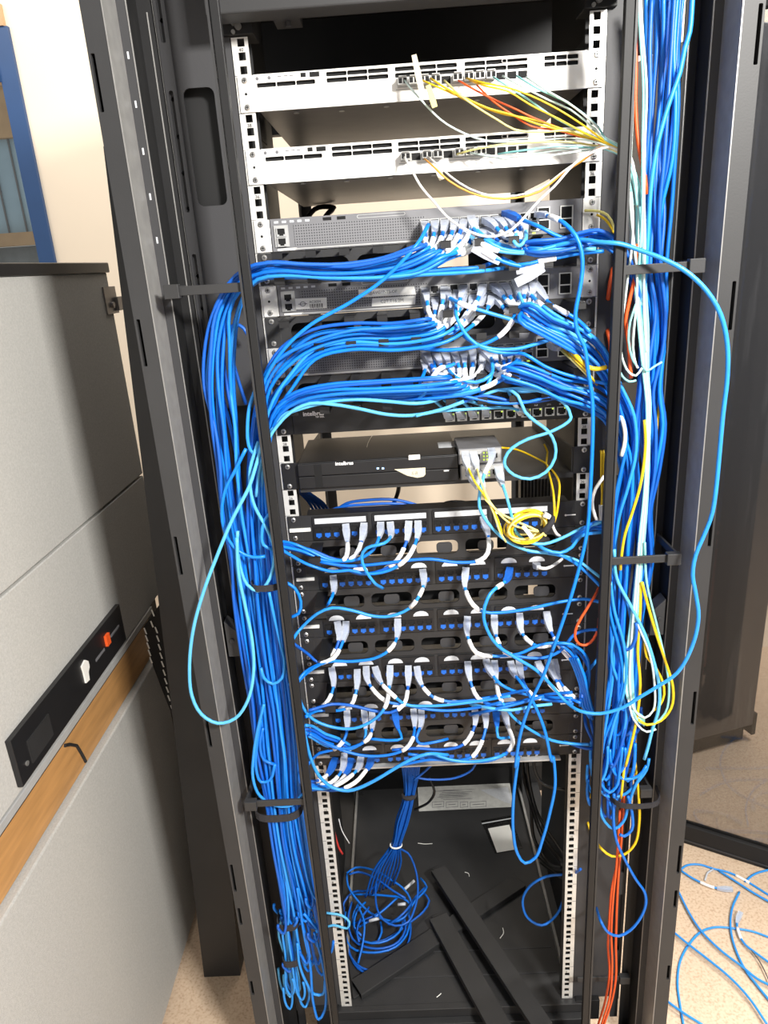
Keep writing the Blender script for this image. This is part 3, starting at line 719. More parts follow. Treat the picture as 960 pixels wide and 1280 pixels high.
# two converters
def converter(x0, x1, z0, z1, y0, y1, label):
    d = thing('media_converter', ((x0+x1)/2, (y0+y1)/2, z0), label, 'converter')
    MB().box(x0, x1, y0, y1, z0, z1).build('case', 'grey_device', d, bevel=1)
    MB().box(x0+2, x1-2, y0-1, y0, z0+1.5, z1-1.5).build('front_panel', 'grey_light', d)
    put('fibre_port', SFP, d, (x0+13, y0-1, z0+11)); put('fibre_port', SFP, d, (x0+27, y0-1, z0+11)); put('port', PORT_MC, d, (x1-13, y0-1, z0+11))
    lm = MB().box(-1.2, 1.2, -.4, 0, -1.2, 1.2).mesh('status_lamp', 'led_green')
    for i in range(2):
        for j in range(3): put('status_lamp', lm, d, (x0+39+i*5, y0-1, z0+6+j*5.5))
    return d
a = PY(*px('a2', 143, 420), -14).x; b_ = PY(*px('a2', 362, 420), -14).x
m1 = converter(a, b_, zs+2.2, zs+27, -14, 66, 'lower grey media converter of the stacked pair beside the recorder')
a = PY(*px('a2', 133, 335), -14).x; b_ = PY(*px('a2', 350, 335), -14).x
m2 = converter(a, b_, zs+27.4, zs+52, -12, 68, 'upper grey media converter of the stacked pair beside the recorder')
# finned power supply block fixed to the rack, seen through the gap below the shelf
P0 = PY(651, 622, 300); P1 = PY(688, 594, 300)
lv = MB().box(P0.x, P1.x, 300, 330, P0.z-30, P1.z+30).build('finned_block', 'black_plastic', rk)
MB().box(P1.x, 246, 318, 330, P0.z-10, P0.z+10).build('block_bracket', 'black_metal', rk)
fn_ = MB().box(-1.5, 1.5, -6, 0, P0.z-30, P1.z+28).mesh('fin', 'grey_light')
for k in range(8): put('fin', fn_, lv, (P0.x+6+k*(P1.x-P0.x-12)/7, 300, 0))
# ================================================================== cables
def spline(P, step=9.0):
    P = [Vector(p) for p in P]
    if len(P) == 2: P = [P[0], (P[0]+P[1])/2, P[1]]
    out = []
    E = [P[0]*2-P[1]]+P+[P[-1]*2-P[-2]]
    for i in range(1, len(E)-2):
        p0, p1, p2, p3 = E[i-1:i+3]
        n = max(2, min(9, int((p2-p1).length/step)))
        def kn(a, b): return max(1e-3, (b-a).length**.5)
        t0 = 0; t1 = kn(p0, p1); t2 = t1+kn(p1, p2); t3 = t2+kn(p2, p3)
        for k in range(n):
            t = t1+(t2-t1)*k/n
            A1 = p0*((t1-t)/(t1-t0))+p1*((t-t0)/(t1-t0)); A2 = p1*((t2-t)/(t2-t1))+p2*((t-t1)/(t2-t1)); A3 = p2*((t3-t)/(t3-t2))+p3*((t-t2)/(t3-t2))
            B1 = A1*((t2-t)/(t2-t0))+A2*((t-t0)/(t2-t0)); B2 = A2*((t3-t)/(t3-t1))+A3*((t-t1)/(t3-t1))
            out.append(B1*((t2-t)/(t2-t1))+B2*((t-t1)/(t2-t1)))
    out.append(P[-1]); return out
def sub(path, a, b):        # stretch of a path between two arc lengths
    out = []; s = 0
    for i in range(len(path)-1):
        l = (path[i+1]-path[i]).length
        if l == 0: continue
        for t in (a, b):
            if t == a and s <= a < s+l: out.append(path[i].lerp(path[i+1], (a-s)/l))
        if a < s+l < b: out.append(path[i+1])
        if s <= b < s+l: out.append(path[i].lerp(path[i+1], (b-s)/l)); return out
        s += l
    return out
def loft(mb, secs, wdir):
    n = len(secs); vs = []
    for i, (p, w_, h) in enumerate(secs):
        T = (secs[min(i+1, n-1)][0]-secs[max(i-1, 0)][0]).normalized()
        sx = (wdir-T*wdir.dot(T)).normalized(); sy = T.cross(sx)
        vs += [p+sx*(w_/2)+sy*(h/2), p-sx*(w_/2)+sy*(h/2), p-sx*(w_/2)-sy*(h/2), p+sx*(w_/2)-sy*(h/2)]
    fs = [(3, 2, 1, 0), tuple(range(4*n-4, 4*n))]
    for i in range(n-1):
        for k in range(4): fs.append((i*4+k, i*4+(k+1) % 4, i*4+4+(k+1) % 4, i*4+4+k))
    mb.add(vs, fs)
def add_plug(o, path, m='plug_clear'):
    L = sub(path, 0, 40)
    if len(L) < 2: return
    S = [sub(path, 0, t)[-1] for t in (9, 14, 22, 30, 38)]
    mb = MB(); loft(mb, [(path[0], 11.4, 7.8), (S[0], 11.4, 7.8), (S[1], 12.2, 8.6), (S[2], 11, 8.2), (S[3], 8.6, 7.2), (S[4], 6.6, 6.6)], Vector((1, 0, 0)))
    mb.build('plug', m, o)
def mk_cable(pts, r, m, label, group=None, name='network_cable', plug0=None, plug1=None, sl=(), n=6, step=9.0):
    path = spline(pts, step)
    o = MB().tube(path, r, n).build(name, m, smooth=True); tag(o, label, 'cable', group)
    if plug0: add_plug(o, path, plug0)
    if plug1: add_plug(o, path[::-1], plug1)
    for a, b in sl:
        L = sub(path, a, b)
        if len(L) >= 2: MB().tube(L, r+1.15, 7).build('label_sleeve', 'sleeve', o, smooth=True)
    return o
rnd = random.Random(11)
BL = ['blue_a', 'blue_b', 'blue_a', 'blue_c', 'blue_b', 'blue_d']
def pts3(reg, pts, Y):
    out = []; n = len(pts)
    for i, p in enumerate(pts):
        y = p[2] if len(p) > 2 else (Y[0]+(Y[1]-Y[0])*i/(n-1) if isinstance(Y, tuple) else Y)
        out.append(PY(*px(reg, p[0], p[1]), y))
    return out
def cab(reg, pts, label, Y=-60, r=2.7, m=None, group=None, **k):
    return mk_cable(pts3(reg, pts, Y), r, m or rnd.choice(BL), label, group, **k)
def cord(reg, pts, label, group, Y=-58, m=None, plug='plug_clear', sl=((48, 76),), **k):
    P = pts3(reg, pts, Y+rnd.uniform(-5, 5)); P[0] = PY(*px(reg, pts[0][0], pts[0][1]), -8)
    if len(pts[1]) < 3: P[1] = PY(*px(reg, pts[1][0], pts[1][1]), -40)
    return mk_cable(P, 2.6, m or rnd.choice(BL), label, group, plug0=plug, sl=sl, **k)
def edge(pts, n):           # even resampling is not needed: both edges carry the same number of points
    return pts
def ribbon(Lp, Rp, n, Y0, depth, label, group, start=None, mats=BL, r=2.7, hook=None, wob=.10, sl=((46, 76),), seed=1, cut=0, endspread=0, plug='plug_clear', name='network_cable', mode=None):
    R = random.Random(seed); ref = []; made = []; order = list(range(n)); R.shuffle(order)
    for i in range(n):
        t0 = (i+.5)/n; ph, ph2 = R.uniform(0, 6.28), R.uniform(0, 6.28); fr = R.uniform(.5, 1.1); yy = Y0-depth*(order[i]+.5)/n
        c = R.randint(0, cut) if cut else 0
        P = []; N = min(len(Lp), len(Rp))-c
        for k in range(N):
            g = min(1, k/3)
            t = min(1.04, max(-.04, t0+g*wob*math.sin(ph+fr*k)+g*.5*wob*math.sin(ph2+1.9*k)))
            x = Lp[k][0]+(Rp[k][0]-Lp[k][0])*t; y = Lp[k][1]+(Rp[k][1]-Lp[k][1])*t
            if k == 2: ref.append(t)
            P.append(PY(x, y, max(-101, min(-6, yy+7*math.sin(ph2+.8*k)))))
        if start:
            p0 = start(i, n)
            q_ = P[0]-p0; q_.normalize()
            P = [p0, p0+Vector((q_.x*14, -30, -9)), p0+Vector((q_.x*36, -42, -20+q_.z*12))]+[p for p in P if (p-p0).length > 60]
        if hook:
            e = P[-1]; dz = R.uniform(min(20, hook*.6), hook); sx = R.choice((-1, 1))*R.uniform(9, 16); dy = R.uniform(-10, 10)
            e = e+Vector((0, 0, -R.uniform(0, 60))); P[-1] = e
            P += [e+Vector((sx*.5, dy*.3, -14)), e+Vector((sx, dy, 0)), e+Vector((sx*1.2, dy, dz)), e+Vector((sx*1.1, dy, dz*2))]
        made.append(mk_cable(P, r, R.choice(mats), label, group, name, plug0=plug if start else None, sl=sl if start else (), step=12))
    if mode:
        for k, i in enumerate(sorted(range(n), key=lambda j: ref[j])):
            made[i]['label'] = ORD[k]+(' from the top, ' if mode == 'top' else ' from the left, ')+label
ORD = 'first second third fourth fifth sixth seventh eighth ninth tenth eleventh twelfth thirteenth fourteenth'.split()
def from_ports(gx, cols, rows=(0, 1)):
    d, xs, zb = gx; lst = [(c, q) for c in cols for q in rows]
    pit = 14.0
    def f(i, n):
        c, q = lst[int(i*len(lst)/n) % len(lst)]
        return Vector((xs+c*pit, -8, zb+10.5+q*13.5))
    return f
# ---------------- left: three horizontal runs that turn down into one thick vertical run
G1L = [(525, 305), (480, 322), (430, 331), (380, 329), (330, 325), (305, 334), (282, 356), (264, 395), (257, 440), (257, 485), (265, 535), (271, 580), (276, 640), (288, 700), (292, 745), (302, 815), (312, 877), (318, 940), (331, 1003), (340, 1060), (352, 1130), (362, 1190)]
G1R = [(560, 325), (530, 343), (480, 350), (420, 351), (360, 350), (325, 352), (308, 364), (298, 388), (293, 430), (292, 485), (300, 535), (304, 580), (306, 640), (312, 700), (318, 745), (324, 815), (332, 877), (340, 940), (346, 1003), (352, 1060), (366, 1130), (378, 1190)]
ribbon(G1L, G1R, 13, -52, 42, 'blue cable of the left run under the topmost grey switch', 'uppermost left cable run', from_ports(g1, (0, 1, 2, 3, 4, 5, 6)), seed=3, hook=9, cut=1, mode='top')
G2L = [(535, 397), (490, 402), (440, 404), (390, 414), (352, 436), (332, 462), (322, 500), (314, 545), (308, 590), (308, 640), (314, 700), (320, 745), (328, 815), (336, 877), (342, 940), (347, 1003), (354, 1060), (370, 1130), (384, 1190)]
G2R = [(560, 428), (500, 440), (440, 440), (395, 455), (368, 485), (345, 515), (333, 550), (328, 590), (328, 640), (334, 700), (340, 745), (346, 815), (352, 877), (356, 920), (358, 950), (360, 1003), (368, 1060), (384, 1130), (396, 1190)]
ribbon(G2L, G2R, 12, -50, 42, 'blue cable of the left run under the stickered grey switch', 'middle left cable run', from_ports(g2, (0, 1, 2, 3, 4, 5, 6, 7)), seed=5, hook=9, cut=1, mode='top')
G3L = [(560, 470), (530, 473), (470, 477), (410, 481), (370, 491), (346, 508), (334, 545), (328, 600), (330, 650), (334, 700), (340, 745), (346, 815), (354, 877), (360, 940), (362, 1003), (370, 1060), (388, 1110), (396, 1150)]
G3R = [(590, 490), (540, 496), (470, 499), (410, 502), (378, 508), (352, 521), (339, 545), (337, 600), (340, 650), (348, 700), (352, 745), (360, 815), (366, 877), (371, 940), (376, 1003), (383, 1060), (390, 1110), (398, 1150)]
ribbon(G3L, G3R, 13, -50, 44, 'blue cable of the left run above the black switch', 'lowest left cable run', from_ports(g3, (0, 1, 2, 3, 4, 5, 6)), seed=8, hook=9, cut=1, mode='top')
# two bright ones along the bottom of that run
cab('r5', [(1130, 790, -66), (1050, 830, -70), (960, 846), (850, 838), (700, 830), (560, 850), (460, 880), (420, 896, -85), (380, 960, -88), (350, 1060, -90), (345, 1180, -90)], 'bright sky blue cable, upper of two along the bottom of the lowest run', Y=-88, m='blue_sky')
cab('a1', [(960, 80), (850, 120), (720, 145), (600, 140), (480, 115), (360, 95), (250, 90), (160, 130), (100, 190, -92), (60, 250, -94), (20, 380, -94), (0, 520, -94)], 'bright sky blue cable sagging over the black switch lettering', Y=-92, m='blue_sky')
cab('r5', [(1010, 130, -60), (960, 215), (830, 350), (700, 440), (540, 530), (440, 620), (370, 720), (340, 800), (320, 900, -96)], 'single blue cable crossing diagonally over the stickered grey switch', Y=-96, m='blue_b')
# pale cable looping far out to the left
cab('p', [(330, 548, -100), (319, 585, -108), (312, 607, -116), (290, 650, -122), (270, 698, -126), (255, 738, -130), (242, 785, -132), (237, 830, -134), (240, 870, -134), (252, 893, -134), (272, 904, -134), (294, 898, -132), (310, 875, -128), (317, 840, -118), (315, 800, -112), (307, 760, -108), (298, 715, -108), (296, 672, -104)],
    'pale blue cable in a long loop hanging out over the leaning side panel', m='blue_sky', r=2.8)
cab('b5', [(470, 330), (425, 480), (425, 600), (450, 700), (520, 830), (558, 930), (556, 1040), (520, 1140), (468, 1185), (405, 1145), (365, 1040), (350, 920), (352, 840)], 'pale blue cable in a short rounded loop against the left vertical run', Y=-101, m='blue_sky')
cab('b5', [(450, 40), (420, 130), (408, 260), (415, 350), (440, 395), (470, 380), (490, 320)], 'narrow blue loop at the top of the left vertical run beside the bar', Y=-100, m='blue_d')
cab('b5', [(400, 370), (340, 490), (280, 610), (262, 740), (285, 860), (350, 950), (440, 990), (510, 985)], 'blue cable swinging across the left vertical run, ending under a strap', Y=-101, m='blue_b')
cab('b5', [(540, 735), (505, 780), (490, 870), (500, 920), (550, 945)], 'small blue hook of cable next to the left bar', Y=-101, m='blue_d')
cab('r5', [(290, 580), (270, 545), (240, 530), (215, 550), (220, 640), (245, 740), (280, 850)], 'thin blue cable arching on the bare plate between left run and bar', Y=-30, m='blue_c')
cab('b6', [(545, 0), (570, 120), (600, 250), (622, 350), (610, 430), (565, 460), (520, 430), (505, 380)], 'blue cable making a U on the left run beside the third patch panel', Y=-100, m='blue_d')
cab('b6', [(520, 560), (490, 680), (470, 800), (465, 930), (500, 1020), (580, 1068), (660, 1065), (712, 1010)], 'bright blue cable bowing under the left run at the lower strap', Y=-101, m='blue_d')
cab('b6', [(505, 640), (485, 760), (480, 880), (505, 950), (550, 940), (575, 860)], 'inner blue loop low on the left run', Y=-99, m='blue_b')
cab('b6', [(515, 680), (500, 760), (520, 840), (575, 862)], 'short blue hook low on the left run', Y=-98, m='blue_a')
cab('c3', [(708, 262), (745, 285), (768, 335), (760, 380), (725, 397)], 'short blue arc poking out beside the left end of the second patch panel', Y=-60, m='blue_b')
# pale strands with a coil tail at the bottom of the left run
ribbon([(338, 1020), (343, 1060), (350, 1100), (354, 1140), (349, 1165), (356, 1195), (354, 1228)], [(352, 1020), (358, 1060), (364, 1100), (367, 1140), (371, 1165), (371, 1195), (378, 1228)], 8, -58, 30,
       'pale blue cable of the tied tail low in the left run', 'pale tied tail', mode='left', mats=['blue_sky', 'blue_d'], seed=4, hook=30, r=2.4)
cab('a7', [(270, 900), (280, 1000), (310, 1080), (350, 1140), (390, 1140), (400, 1080)], 'blue loop in front of the tied tail, left of the longest loop', Y=-90, m='blue_d')
cab('a7', [(270, 640), (300, 850), (330, 1000), (345, 1180), (370, 1260), (398, 1220), (405, 1120), (390, 1000), (350, 850)], 'longest blue loop hanging lowest at the bottom of the left run', Y=-92, m='blue_b')
cab('a7', [(300, 760), (360, 830), (405, 900), (410, 960), (385, 980)], 'blue cable bulging beside the rail low in the left run', Y=-90, m='blue_b')
cab('a7', [(440, 890), (430, 940), (400, 975)], 'short stub of blue cable left of the lower rail', Y=-40, m='blue_a')
cab('a7', [(395, 830, -10), (440, 815, -14), (505, 830, -14), (515, 800, -14), (480, 770, -14), (400, 757, -14)], 'pale blue cable end curled around the lower left rail', m='blue_sky', r=2.4)
# straps
def strap(x0, x1, y, Y, dY, label, hgt=14):
    A = PY(x0, y, Y); B = PY(x1, y, Y); c = (A+B)/2; w_ = (B-A).length/2+3; out = []; ins = []
    for i in range(20):
        a = 2*math.pi*i/20; out.append((c.x+w_*math.copysign(abs(math.cos(a))**.6, math.cos(a)), c.y+dY*math.copysign(abs(math.sin(a))**.6, math.sin(a))))
    ins = [(c.x+(p[0]-c.x)*(1-2/w_), c.y+(p[1]-c.y)*(1-2/dY)) for p in out]
    o = MB().prism(out, [ins], lambda u, v, t: Vector((u, v, t)), c.z-hgt/2, c.z+hgt/2).build('cable_strap', 'velcro'); return tag(o, label, 'strap')
strap(322, 378, 1003, -68, 40, 'black strap around the whole left run near the lower rail top')
strap(349, 372, 1147, -72, 24, 'black strap, upper of two around the pale tied tail')
strap(356, 374, 1192, -72, 24, 'black strap, lower of two around the pale tied tail')
strap(318, 352, 725, -74, 32, 'black strap across the left run beside the second patch panel', 10)
strap(760, 818, 985, -58, 46, 'black strap near the bottom of the right run, above the loops', 10)

# ---------------- right: vertical run
R1L = [(806, -12), (806, 60), (808, 130), (806, 200), (803, 270), (804, 330), (812, 390), (806, 440), (800, 490), (800, 540), (806, 590), (800, 640), (797, 700), (790, 750), (786, 800), (782, 850), (776, 900), (764, 950), (758, 985)]
R1R = [(856, -12), (850, 60), (846, 130), (842, 200), (838, 260), (832, 330), (832, 390), (832, 440), (826, 490), (830, 530), (824, 590), (815, 640), (815, 700), (806, 750), (800, 800), (796, 850), (796, 900), (792, 945), (788, 980)]
ribbon(R1L, R1R, 14, -24, 66, 'blue cable dropping from above in the right run', 'right cable run from above', seed=21, hook=35, cut=2, mode='left', mats=['blue_a', 'blue_c', 'blue_a', 'blue_b', 'blue_c'], wob=.16, r=2.9)
cab('p', [(866, -12), (862, 40), (856, 60), (850, 90), (836, 130), (822, 180), (814, 230), (810, 290), (806, 350), (800, 400)], 'glossy light blue cable slanting across the top of the right run', Y=-92, m='blue_d', r=3)
RAt = [(668, 300), (700, 298), (725, 292), (748, 288), (768, 296), (783, 314), (796, 350), (806, 400), (806, 460), (800, 520), (796, 580), (790, 640), (784, 700), (780, 760), (778, 820), (774, 880), (764, 940)]
RAb = [(660, 318), (695, 318), (725, 312), (748, 308), (768, 318), (780, 334), (794, 372), (800, 420), (800, 470), (794, 530), (788, 590), (782, 650), (776, 710), (772, 770), (770, 830), (764, 890), (752, 950)]
ribbon(RAt, RAb, 8, -56, 36, 'blue cable running right from the topmost grey switch', 'uppermost right cable run', from_ports(g1, (6, 7, 8, 9)), seed=23, hook=30, cut=3, mode='top')
RBt = [(664, 378), (692, 396), (720, 407), (745, 425), (762, 450), (775, 480), (792, 520), (797, 560), (790, 600), (775, 640), (768, 700), (770, 750), (768, 800), (765, 850), (758, 900), (748, 945), (746, 975)]
RBb = [(648, 402), (682, 421), (710, 436), (735, 455), (755, 480), (768, 515), (780, 560), (772, 600), (765, 640), (762, 700), (762, 750), (758, 800), (762, 840), (756, 880), (750, 920), (742, 950), (742, 985)]
ribbon(RBt, RBb, 11, -54, 40, 'blue cable running right from the stickered grey switch', 'middle right cable run', from_ports(g2, (7, 8, 9, 10, 11)), seed=27, hook=30, cut=3, mode='top')
RCt = [(645, 452), (680, 464), (705, 474), (735, 480), (758, 492), (775, 515), (795, 560), (800, 600), (795, 650), (788, 700), (782, 760), (780, 820), (776, 880), (772, 930), (770, 985)]
RCb = [(625, 474), (670, 487), (700, 500), (730, 510), (755, 525), (770, 560), (778, 610), (775, 650), (775, 700), (774, 760), (772, 820), (768, 880), (764, 910), (762, 940), (760, 985)]
ribbon(RCt, RCb, 10, -52, 42, 'blue cable running right from the lowest grey switch', 'lowest right cable run', from_ports(g3, (6, 7, 8, 9, 10)), seed=31, hook=30, cut=3, mode='top')
# long arc over the right post, from the second patch panel
arc = pts3('a4', [(390, 365, -8), (372, 420, -38), (290, 490, -70), (258, 580, -76), (272, 660, -78), (325, 745, -80), (430, 815, -82), (520, 870, -84)], -80)
arc += pts3('a6', [(600, 230, -86), (660, 300, -90), (740, 355, -122), (840, 368, -128), (960, 335, -134)], -90)
arc += pts3('c7', [(400, 800, -138), (480, 752, -142), (570, 690, -146), (635, 575, -150), (662, 450, -152), (650, 350, -152), (637, 270, -150), (650, 185, -150), (690, 90, -150), (722, 0, -150)], -140)
arc += pts3('r7', [(735, 1110, -150), (757, 920, -150), (756, 760, -150), (722, 610, -150), (650, 490, -146), (540, 390, -140), (420, 328, -132), (310, 288, -124), (235, 262, -121), (190, 255, -121)], -140)
arc += pts3('r6', [(850, 215, -112), (780, 205, -92), (690, 225, -80), (580, 240, -70), (460, 235, -60), (380, 205, -52), (330, 165, -44), (305, 120, -10)], -80)
mk_cable(arc, 2.9, 'blue_d', 'longest blue cable, arcing far out over the right post beside the rack', plug0='port_blue', plug1='plug_clear', sl=((46, 60),))
# straight cable dropping from the top grey switch and looping below the lowest panel
drop = pts3('d5', [(610, 50, -10), (660, 60, -50), (740, 95, -84), (800, 160, -96), (828, 240, -98), (832, 330, -98)], -90)
drop += pts3('r6', [(770, 420, -98), (752, 520, -98), (760, 600, -99), (790, 660, -100), (805, 760, -100), (825, 900, -100)], -98)
drop += pts3('a4', [(790, 0, -100), (772, 200, -100), (705, 470, -100), (600, 780, -98)], -100)
drop += pts3('a6', [(620, 0, -98), (560, 170, -97), (490, 320, -96), (440, 480, -92), (418, 640, -90)], -95)
drop += pts3('e3', [(672, 20, -88), (648, 220, -86), (646, 400, -84), (668, 510, -82), (705, 556, -82), (755, 530, -82), (795, 430, -84), (830, 300, -86), (856, 160, -88), (845, 20, -88)], -85)
drop += pts3('a6', [(600, 610, -88), (560, 440, -86), (500, 300, -80), (450, 220, -66), (415, 175, -40), (392, 112, -8)], -85)
mk_cable(drop, 2.8, 'blue_b', 'blue cable dropping straight across all the patch panels into a deep U below them', plug0='plug_clear', plug1='plug_clear', sl=((46, 70),))
# ---------------- patch cords on the patch panels
def cords(reg, group, items, Y=-58):
    for label, pts, kw in items:
        kw = dict(kw); cord(reg, pts, label, group, Y=kw.pop('Y', Y), **kw)
S2 = dict(sl=((40, 74),)); BP = dict(plug='port_blue', sl=())
cords('a3', 'cords of the top patch panel', [
 ('first white sleeved cord from the left on the top patch panel', [(403, 160), (410, 245), (412, 300), (395, 345), (345, 352), (280, 335), (210, 300), (120, 262), (40, 246, -92)], S2),
 ('second white sleeved cord from the left on the top patch panel', [(503, 155), (490, 240), (455, 325), (400, 352), (310, 335), (230, 300), (130, 275), (40, 262, -92)], S2),
 ('straight blue cord without sleeve, third from left on the top patch panel', [(593, 152), (588, 210), (555, 290), (470, 345), (370, 356), (280, 350), (180, 306), (40, 272, -92)], dict(sl=())),
 ('blue cord looping over its neighbours and ending in a hanging tail, top patch panel', [(645, 150), (648, 215), (610, 258), (515, 285), (488, 330), (508, 400), (555, 470), (605, 503, -40)], dict(sl=(), Y=-72, m='blue_d')),
 ('left one of two parallel cords with long white sleeves, top patch panel', [(747, 143), (733, 250), (680, 352), (600, 405), (480, 425), (370, 382), (240, 335), (140, 300), (40, 285, -92)], dict(sl=((50, 88),))),
 ('right one of two parallel cords with long white sleeves, top patch panel', [(797, 143), (792, 228), (735, 342), (640, 405), (520, 425), (420, 405), (330, 412), (200, 375), (45, 290, -94)], dict(sl=((50, 92),), Y=-66)),
])
cords('a4', 'cords of the top patch panel', [
 ('cord with long white sleeve hanging left of the yellow coil, top patch panel', [(255, 108), (282, 200), (278, 285), (240, 322), (120, 332), (0, 316), (-100, 320), (-250, 338), (-420, 350), (-560, 330, -60)], dict(sl=((42, 92),))),
])
cords('a3', 'cords of the second patch panel', [
 ('short cord with clear plug at the left of the second patch panel, bending behind it', [(335, 440), (337, 520), (315, 575), (292, 605, -30)], dict(sl=())),
 ('cord with white sleeves swooping left below the second patch panel', [(822, 408), (828, 480), (800, 550), (750, 612), (650, 655), (550, 655), (440, 625), (330, 610), (250, 640), (150, 730), (108, 792, -90)], dict(sl=((44, 60), (68, 84)), Y=-66)),
])
cords('a4', 'cords of the second patch panel', [
 ('white plugged cord curving right below the second patch panel to the rail', [(170, 363), (165, 460), (205, 545), (258, 580), (340, 583), (480, 565), (640, 530), (760, 515), (838, 530, -92)], dict(sl=((44, 84),), Y=-64)),
])
cords('a3', 'cords of the third patch panel', [
 ('left one of the twin white plugs on the third patch panel', [(357, 690), (366, 785), (312, 888), (255, 910), (200, 865), (110, 800, -90)], dict(sl=((52, 92),))),
 ('right one of the twin white plugs on the third patch panel', [(405, 690), (390, 785), (335, 885), (270, 912), (180, 960), (110, 1060, -92)], dict(sl=((54, 94),), Y=-66)),
 ('cord with torn sleeve sweeping left to the bar, third patch panel', [(686, 675), (682, 770), (640, 840), (560, 885), (440, 902), (300, 905), (200, 958), (125, 1040), (108, 1100, -92)], dict(sl=((50, 70),), Y=-68)),
])
cords('a4', 'cords of the third patch panel', [
 ('long white sleeved cord, third from the right on the third patch panel', [(177, 607), (178, 700), (222, 785), (300, 800), (430, 790), (540, 745), (650, 738), (740, 790), (785, 860, -84)], dict(sl=((44, 96),))),
 ('cord under the blue booted cable, middle of the third patch panel', [(311, 600), (318, 690), (362, 778), (450, 805), (560, 808), (640, 775), (715, 690), (770, 672), (825, 668, -92)], dict(sl=((44, 56), (70, 84)), Y=-64)),
 ('cord with two white sleeves right of middle, third patch panel', [(437, 590), (452, 690), (530, 752), (620, 740), (700, 760), (740, 860, -86)], dict(sl=((44, 62), (70, 92)))),
 ('rightmost cord of the third patch panel with a long sleeve', [(572, 582), (595, 680), (660, 782), (720, 850), (745, 940), (750, 1010, -88)], dict(sl=((48, 92),), Y=-66)),
])
cords('a5', 'cords of the fourth patch panel', [
 ('leftmost white sleeved cord of the fourth patch panel', [(325, 150), (336, 255), (292, 348), (225, 385), (185, 415, -88)], dict(sl=((50, 76),))),
 ('second white sleeved cord from left on the fourth patch panel', [(466, 165), (462, 265), (430, 358), (370, 384), (250, 386), (185, 420, -90)], dict(sl=((46, 76),))),
 ('third cord from left on the fourth patch panel, slanting right', [(514, 150), (525, 232), (618, 332), (720, 352), (850, 378), (960, 385), (1100, 372), (1250, 340, -84)], dict(sl=((44, 80),))),
 ('fourth cord from left on the fourth patch panel, slanting right beneath a crossing sleeve', [(562, 152), (592, 230), (660, 300), (730, 352), (860, 360), (980, 352), (1150, 330), (1300, 305, -84)], dict(sl=((42, 76),), Y=-66)),
 ('cord swinging widely left across the fifth patch panel from the fourth', [(645, 143), (640, 250), (620, 360), (560, 432), (450, 482), (330, 475), (220, 430), (165, 360), (138, 250, -96)], dict(sl=((48, 84),), Y=-76, m='blue_d')),
 ('cord with long straight sleeve running left, middle of the fourth patch panel', [(744, 145), (742, 250), (720, 350), (650, 395), (560, 387), (430, 357), (330, 350), (200, 385, -88)], dict(sl=((46, 84),), Y=-68)),
 ('cord with a kinked sleeve right of middle, fourth patch panel', [(790, 150), (812, 240), (880, 312), (960, 335), (1080, 330), (1250, 300), (1400, 270, -82)], dict(sl=((42, 58), (66, 84)))),
])
cords('a6', 'cords of the fourth patch panel', [
 ('cord with short sleeve bending right, left of centre on the fourth patch panel', [(178, 113), (190, 200), (230, 290), (300, 322), (420, 312), (560, 275), (700, 262, -84)], dict(sl=((48, 78),))),
 ('left one of a close pair of clear plugs on the fourth patch panel', [(270, 103), (300, 172), (345, 222), (430, 262), (560, 285), (700, 290, -84)], dict(sl=())),
 ('right one of a close pair, its cable running down to the right rail', [(311, 105), (322, 215), (340, 290), (400, 380), (480, 442), (600, 502), (720, 520), (785, 522, -92)], dict(sl=((44, 84),), Y=-74, m='blue_d')),
 ('cord behind the crossing blue cables, right half of the fourth patch panel', [(433, 100), (450, 190), (500, 275), (580, 300), (700, 310, -84)], dict(sl=((60, 84),))),
 ('third cord from the right on the fourth patch panel', [(527, 110), (570, 200), (640, 272), (705, 322, -84)], dict(sl=((44, 70),))),
 ('second cord from the right on the fourth patch panel', [(577, 100), (620, 200), (672, 282), (745, 315, -84)], dict(sl=((44, 80),), Y=-64)),
 ('rightmost cord on the fourth patch panel', [(610, 100), (635, 200), (690, 270), (760, 320), (805, 400, -84)], dict(sl=((54, 80),), Y=-70)),
])
cords('e2', 'cords of the fifth patch panel', [
 ('leftmost cord of the fifth patch panel, curling back to the left bar', [(322, 98), (324, 200), (302, 282), (235, 340), (150, 360), (85, 420), (66, 470, -92)], dict(sl=((60, 84),))),
 ('left one of a close pair on the fifth patch panel', [(430, 88), (440, 200), (432, 280), (370, 325), (300, 342), (200, 318), (80, 252, -92)], dict(sl=())),
 ('right one of a close pair on the fifth patch panel, with slanting sleeve', [(480, 98), (482, 200), (452, 275), (380, 315), (290, 335), (180, 300), (70, 236, -92)], dict(sl=((48, 70),), Y=-66)),
 ('dark blue cord with blue boot hanging from the fifth patch panel', [(622, 95), (642, 200), (668, 268), (600, 280), (470, 270, -50)], BP),
 ('left one of two joined clear plugs on the fifth patch panel', [(742, 88), (750, 185), (735, 275), (690, 335), (590, 372), (440, 378), (300, 345), (200, 300), (85, 240, -94)], dict(sl=((58, 92),), Y=-70)),
 ('right one of two joined clear plugs on the fifth patch panel', [(792, 93), (788, 190), (760, 260), (780, 300), (880, 290), (960, 270, -50)], dict(sl=())),
])
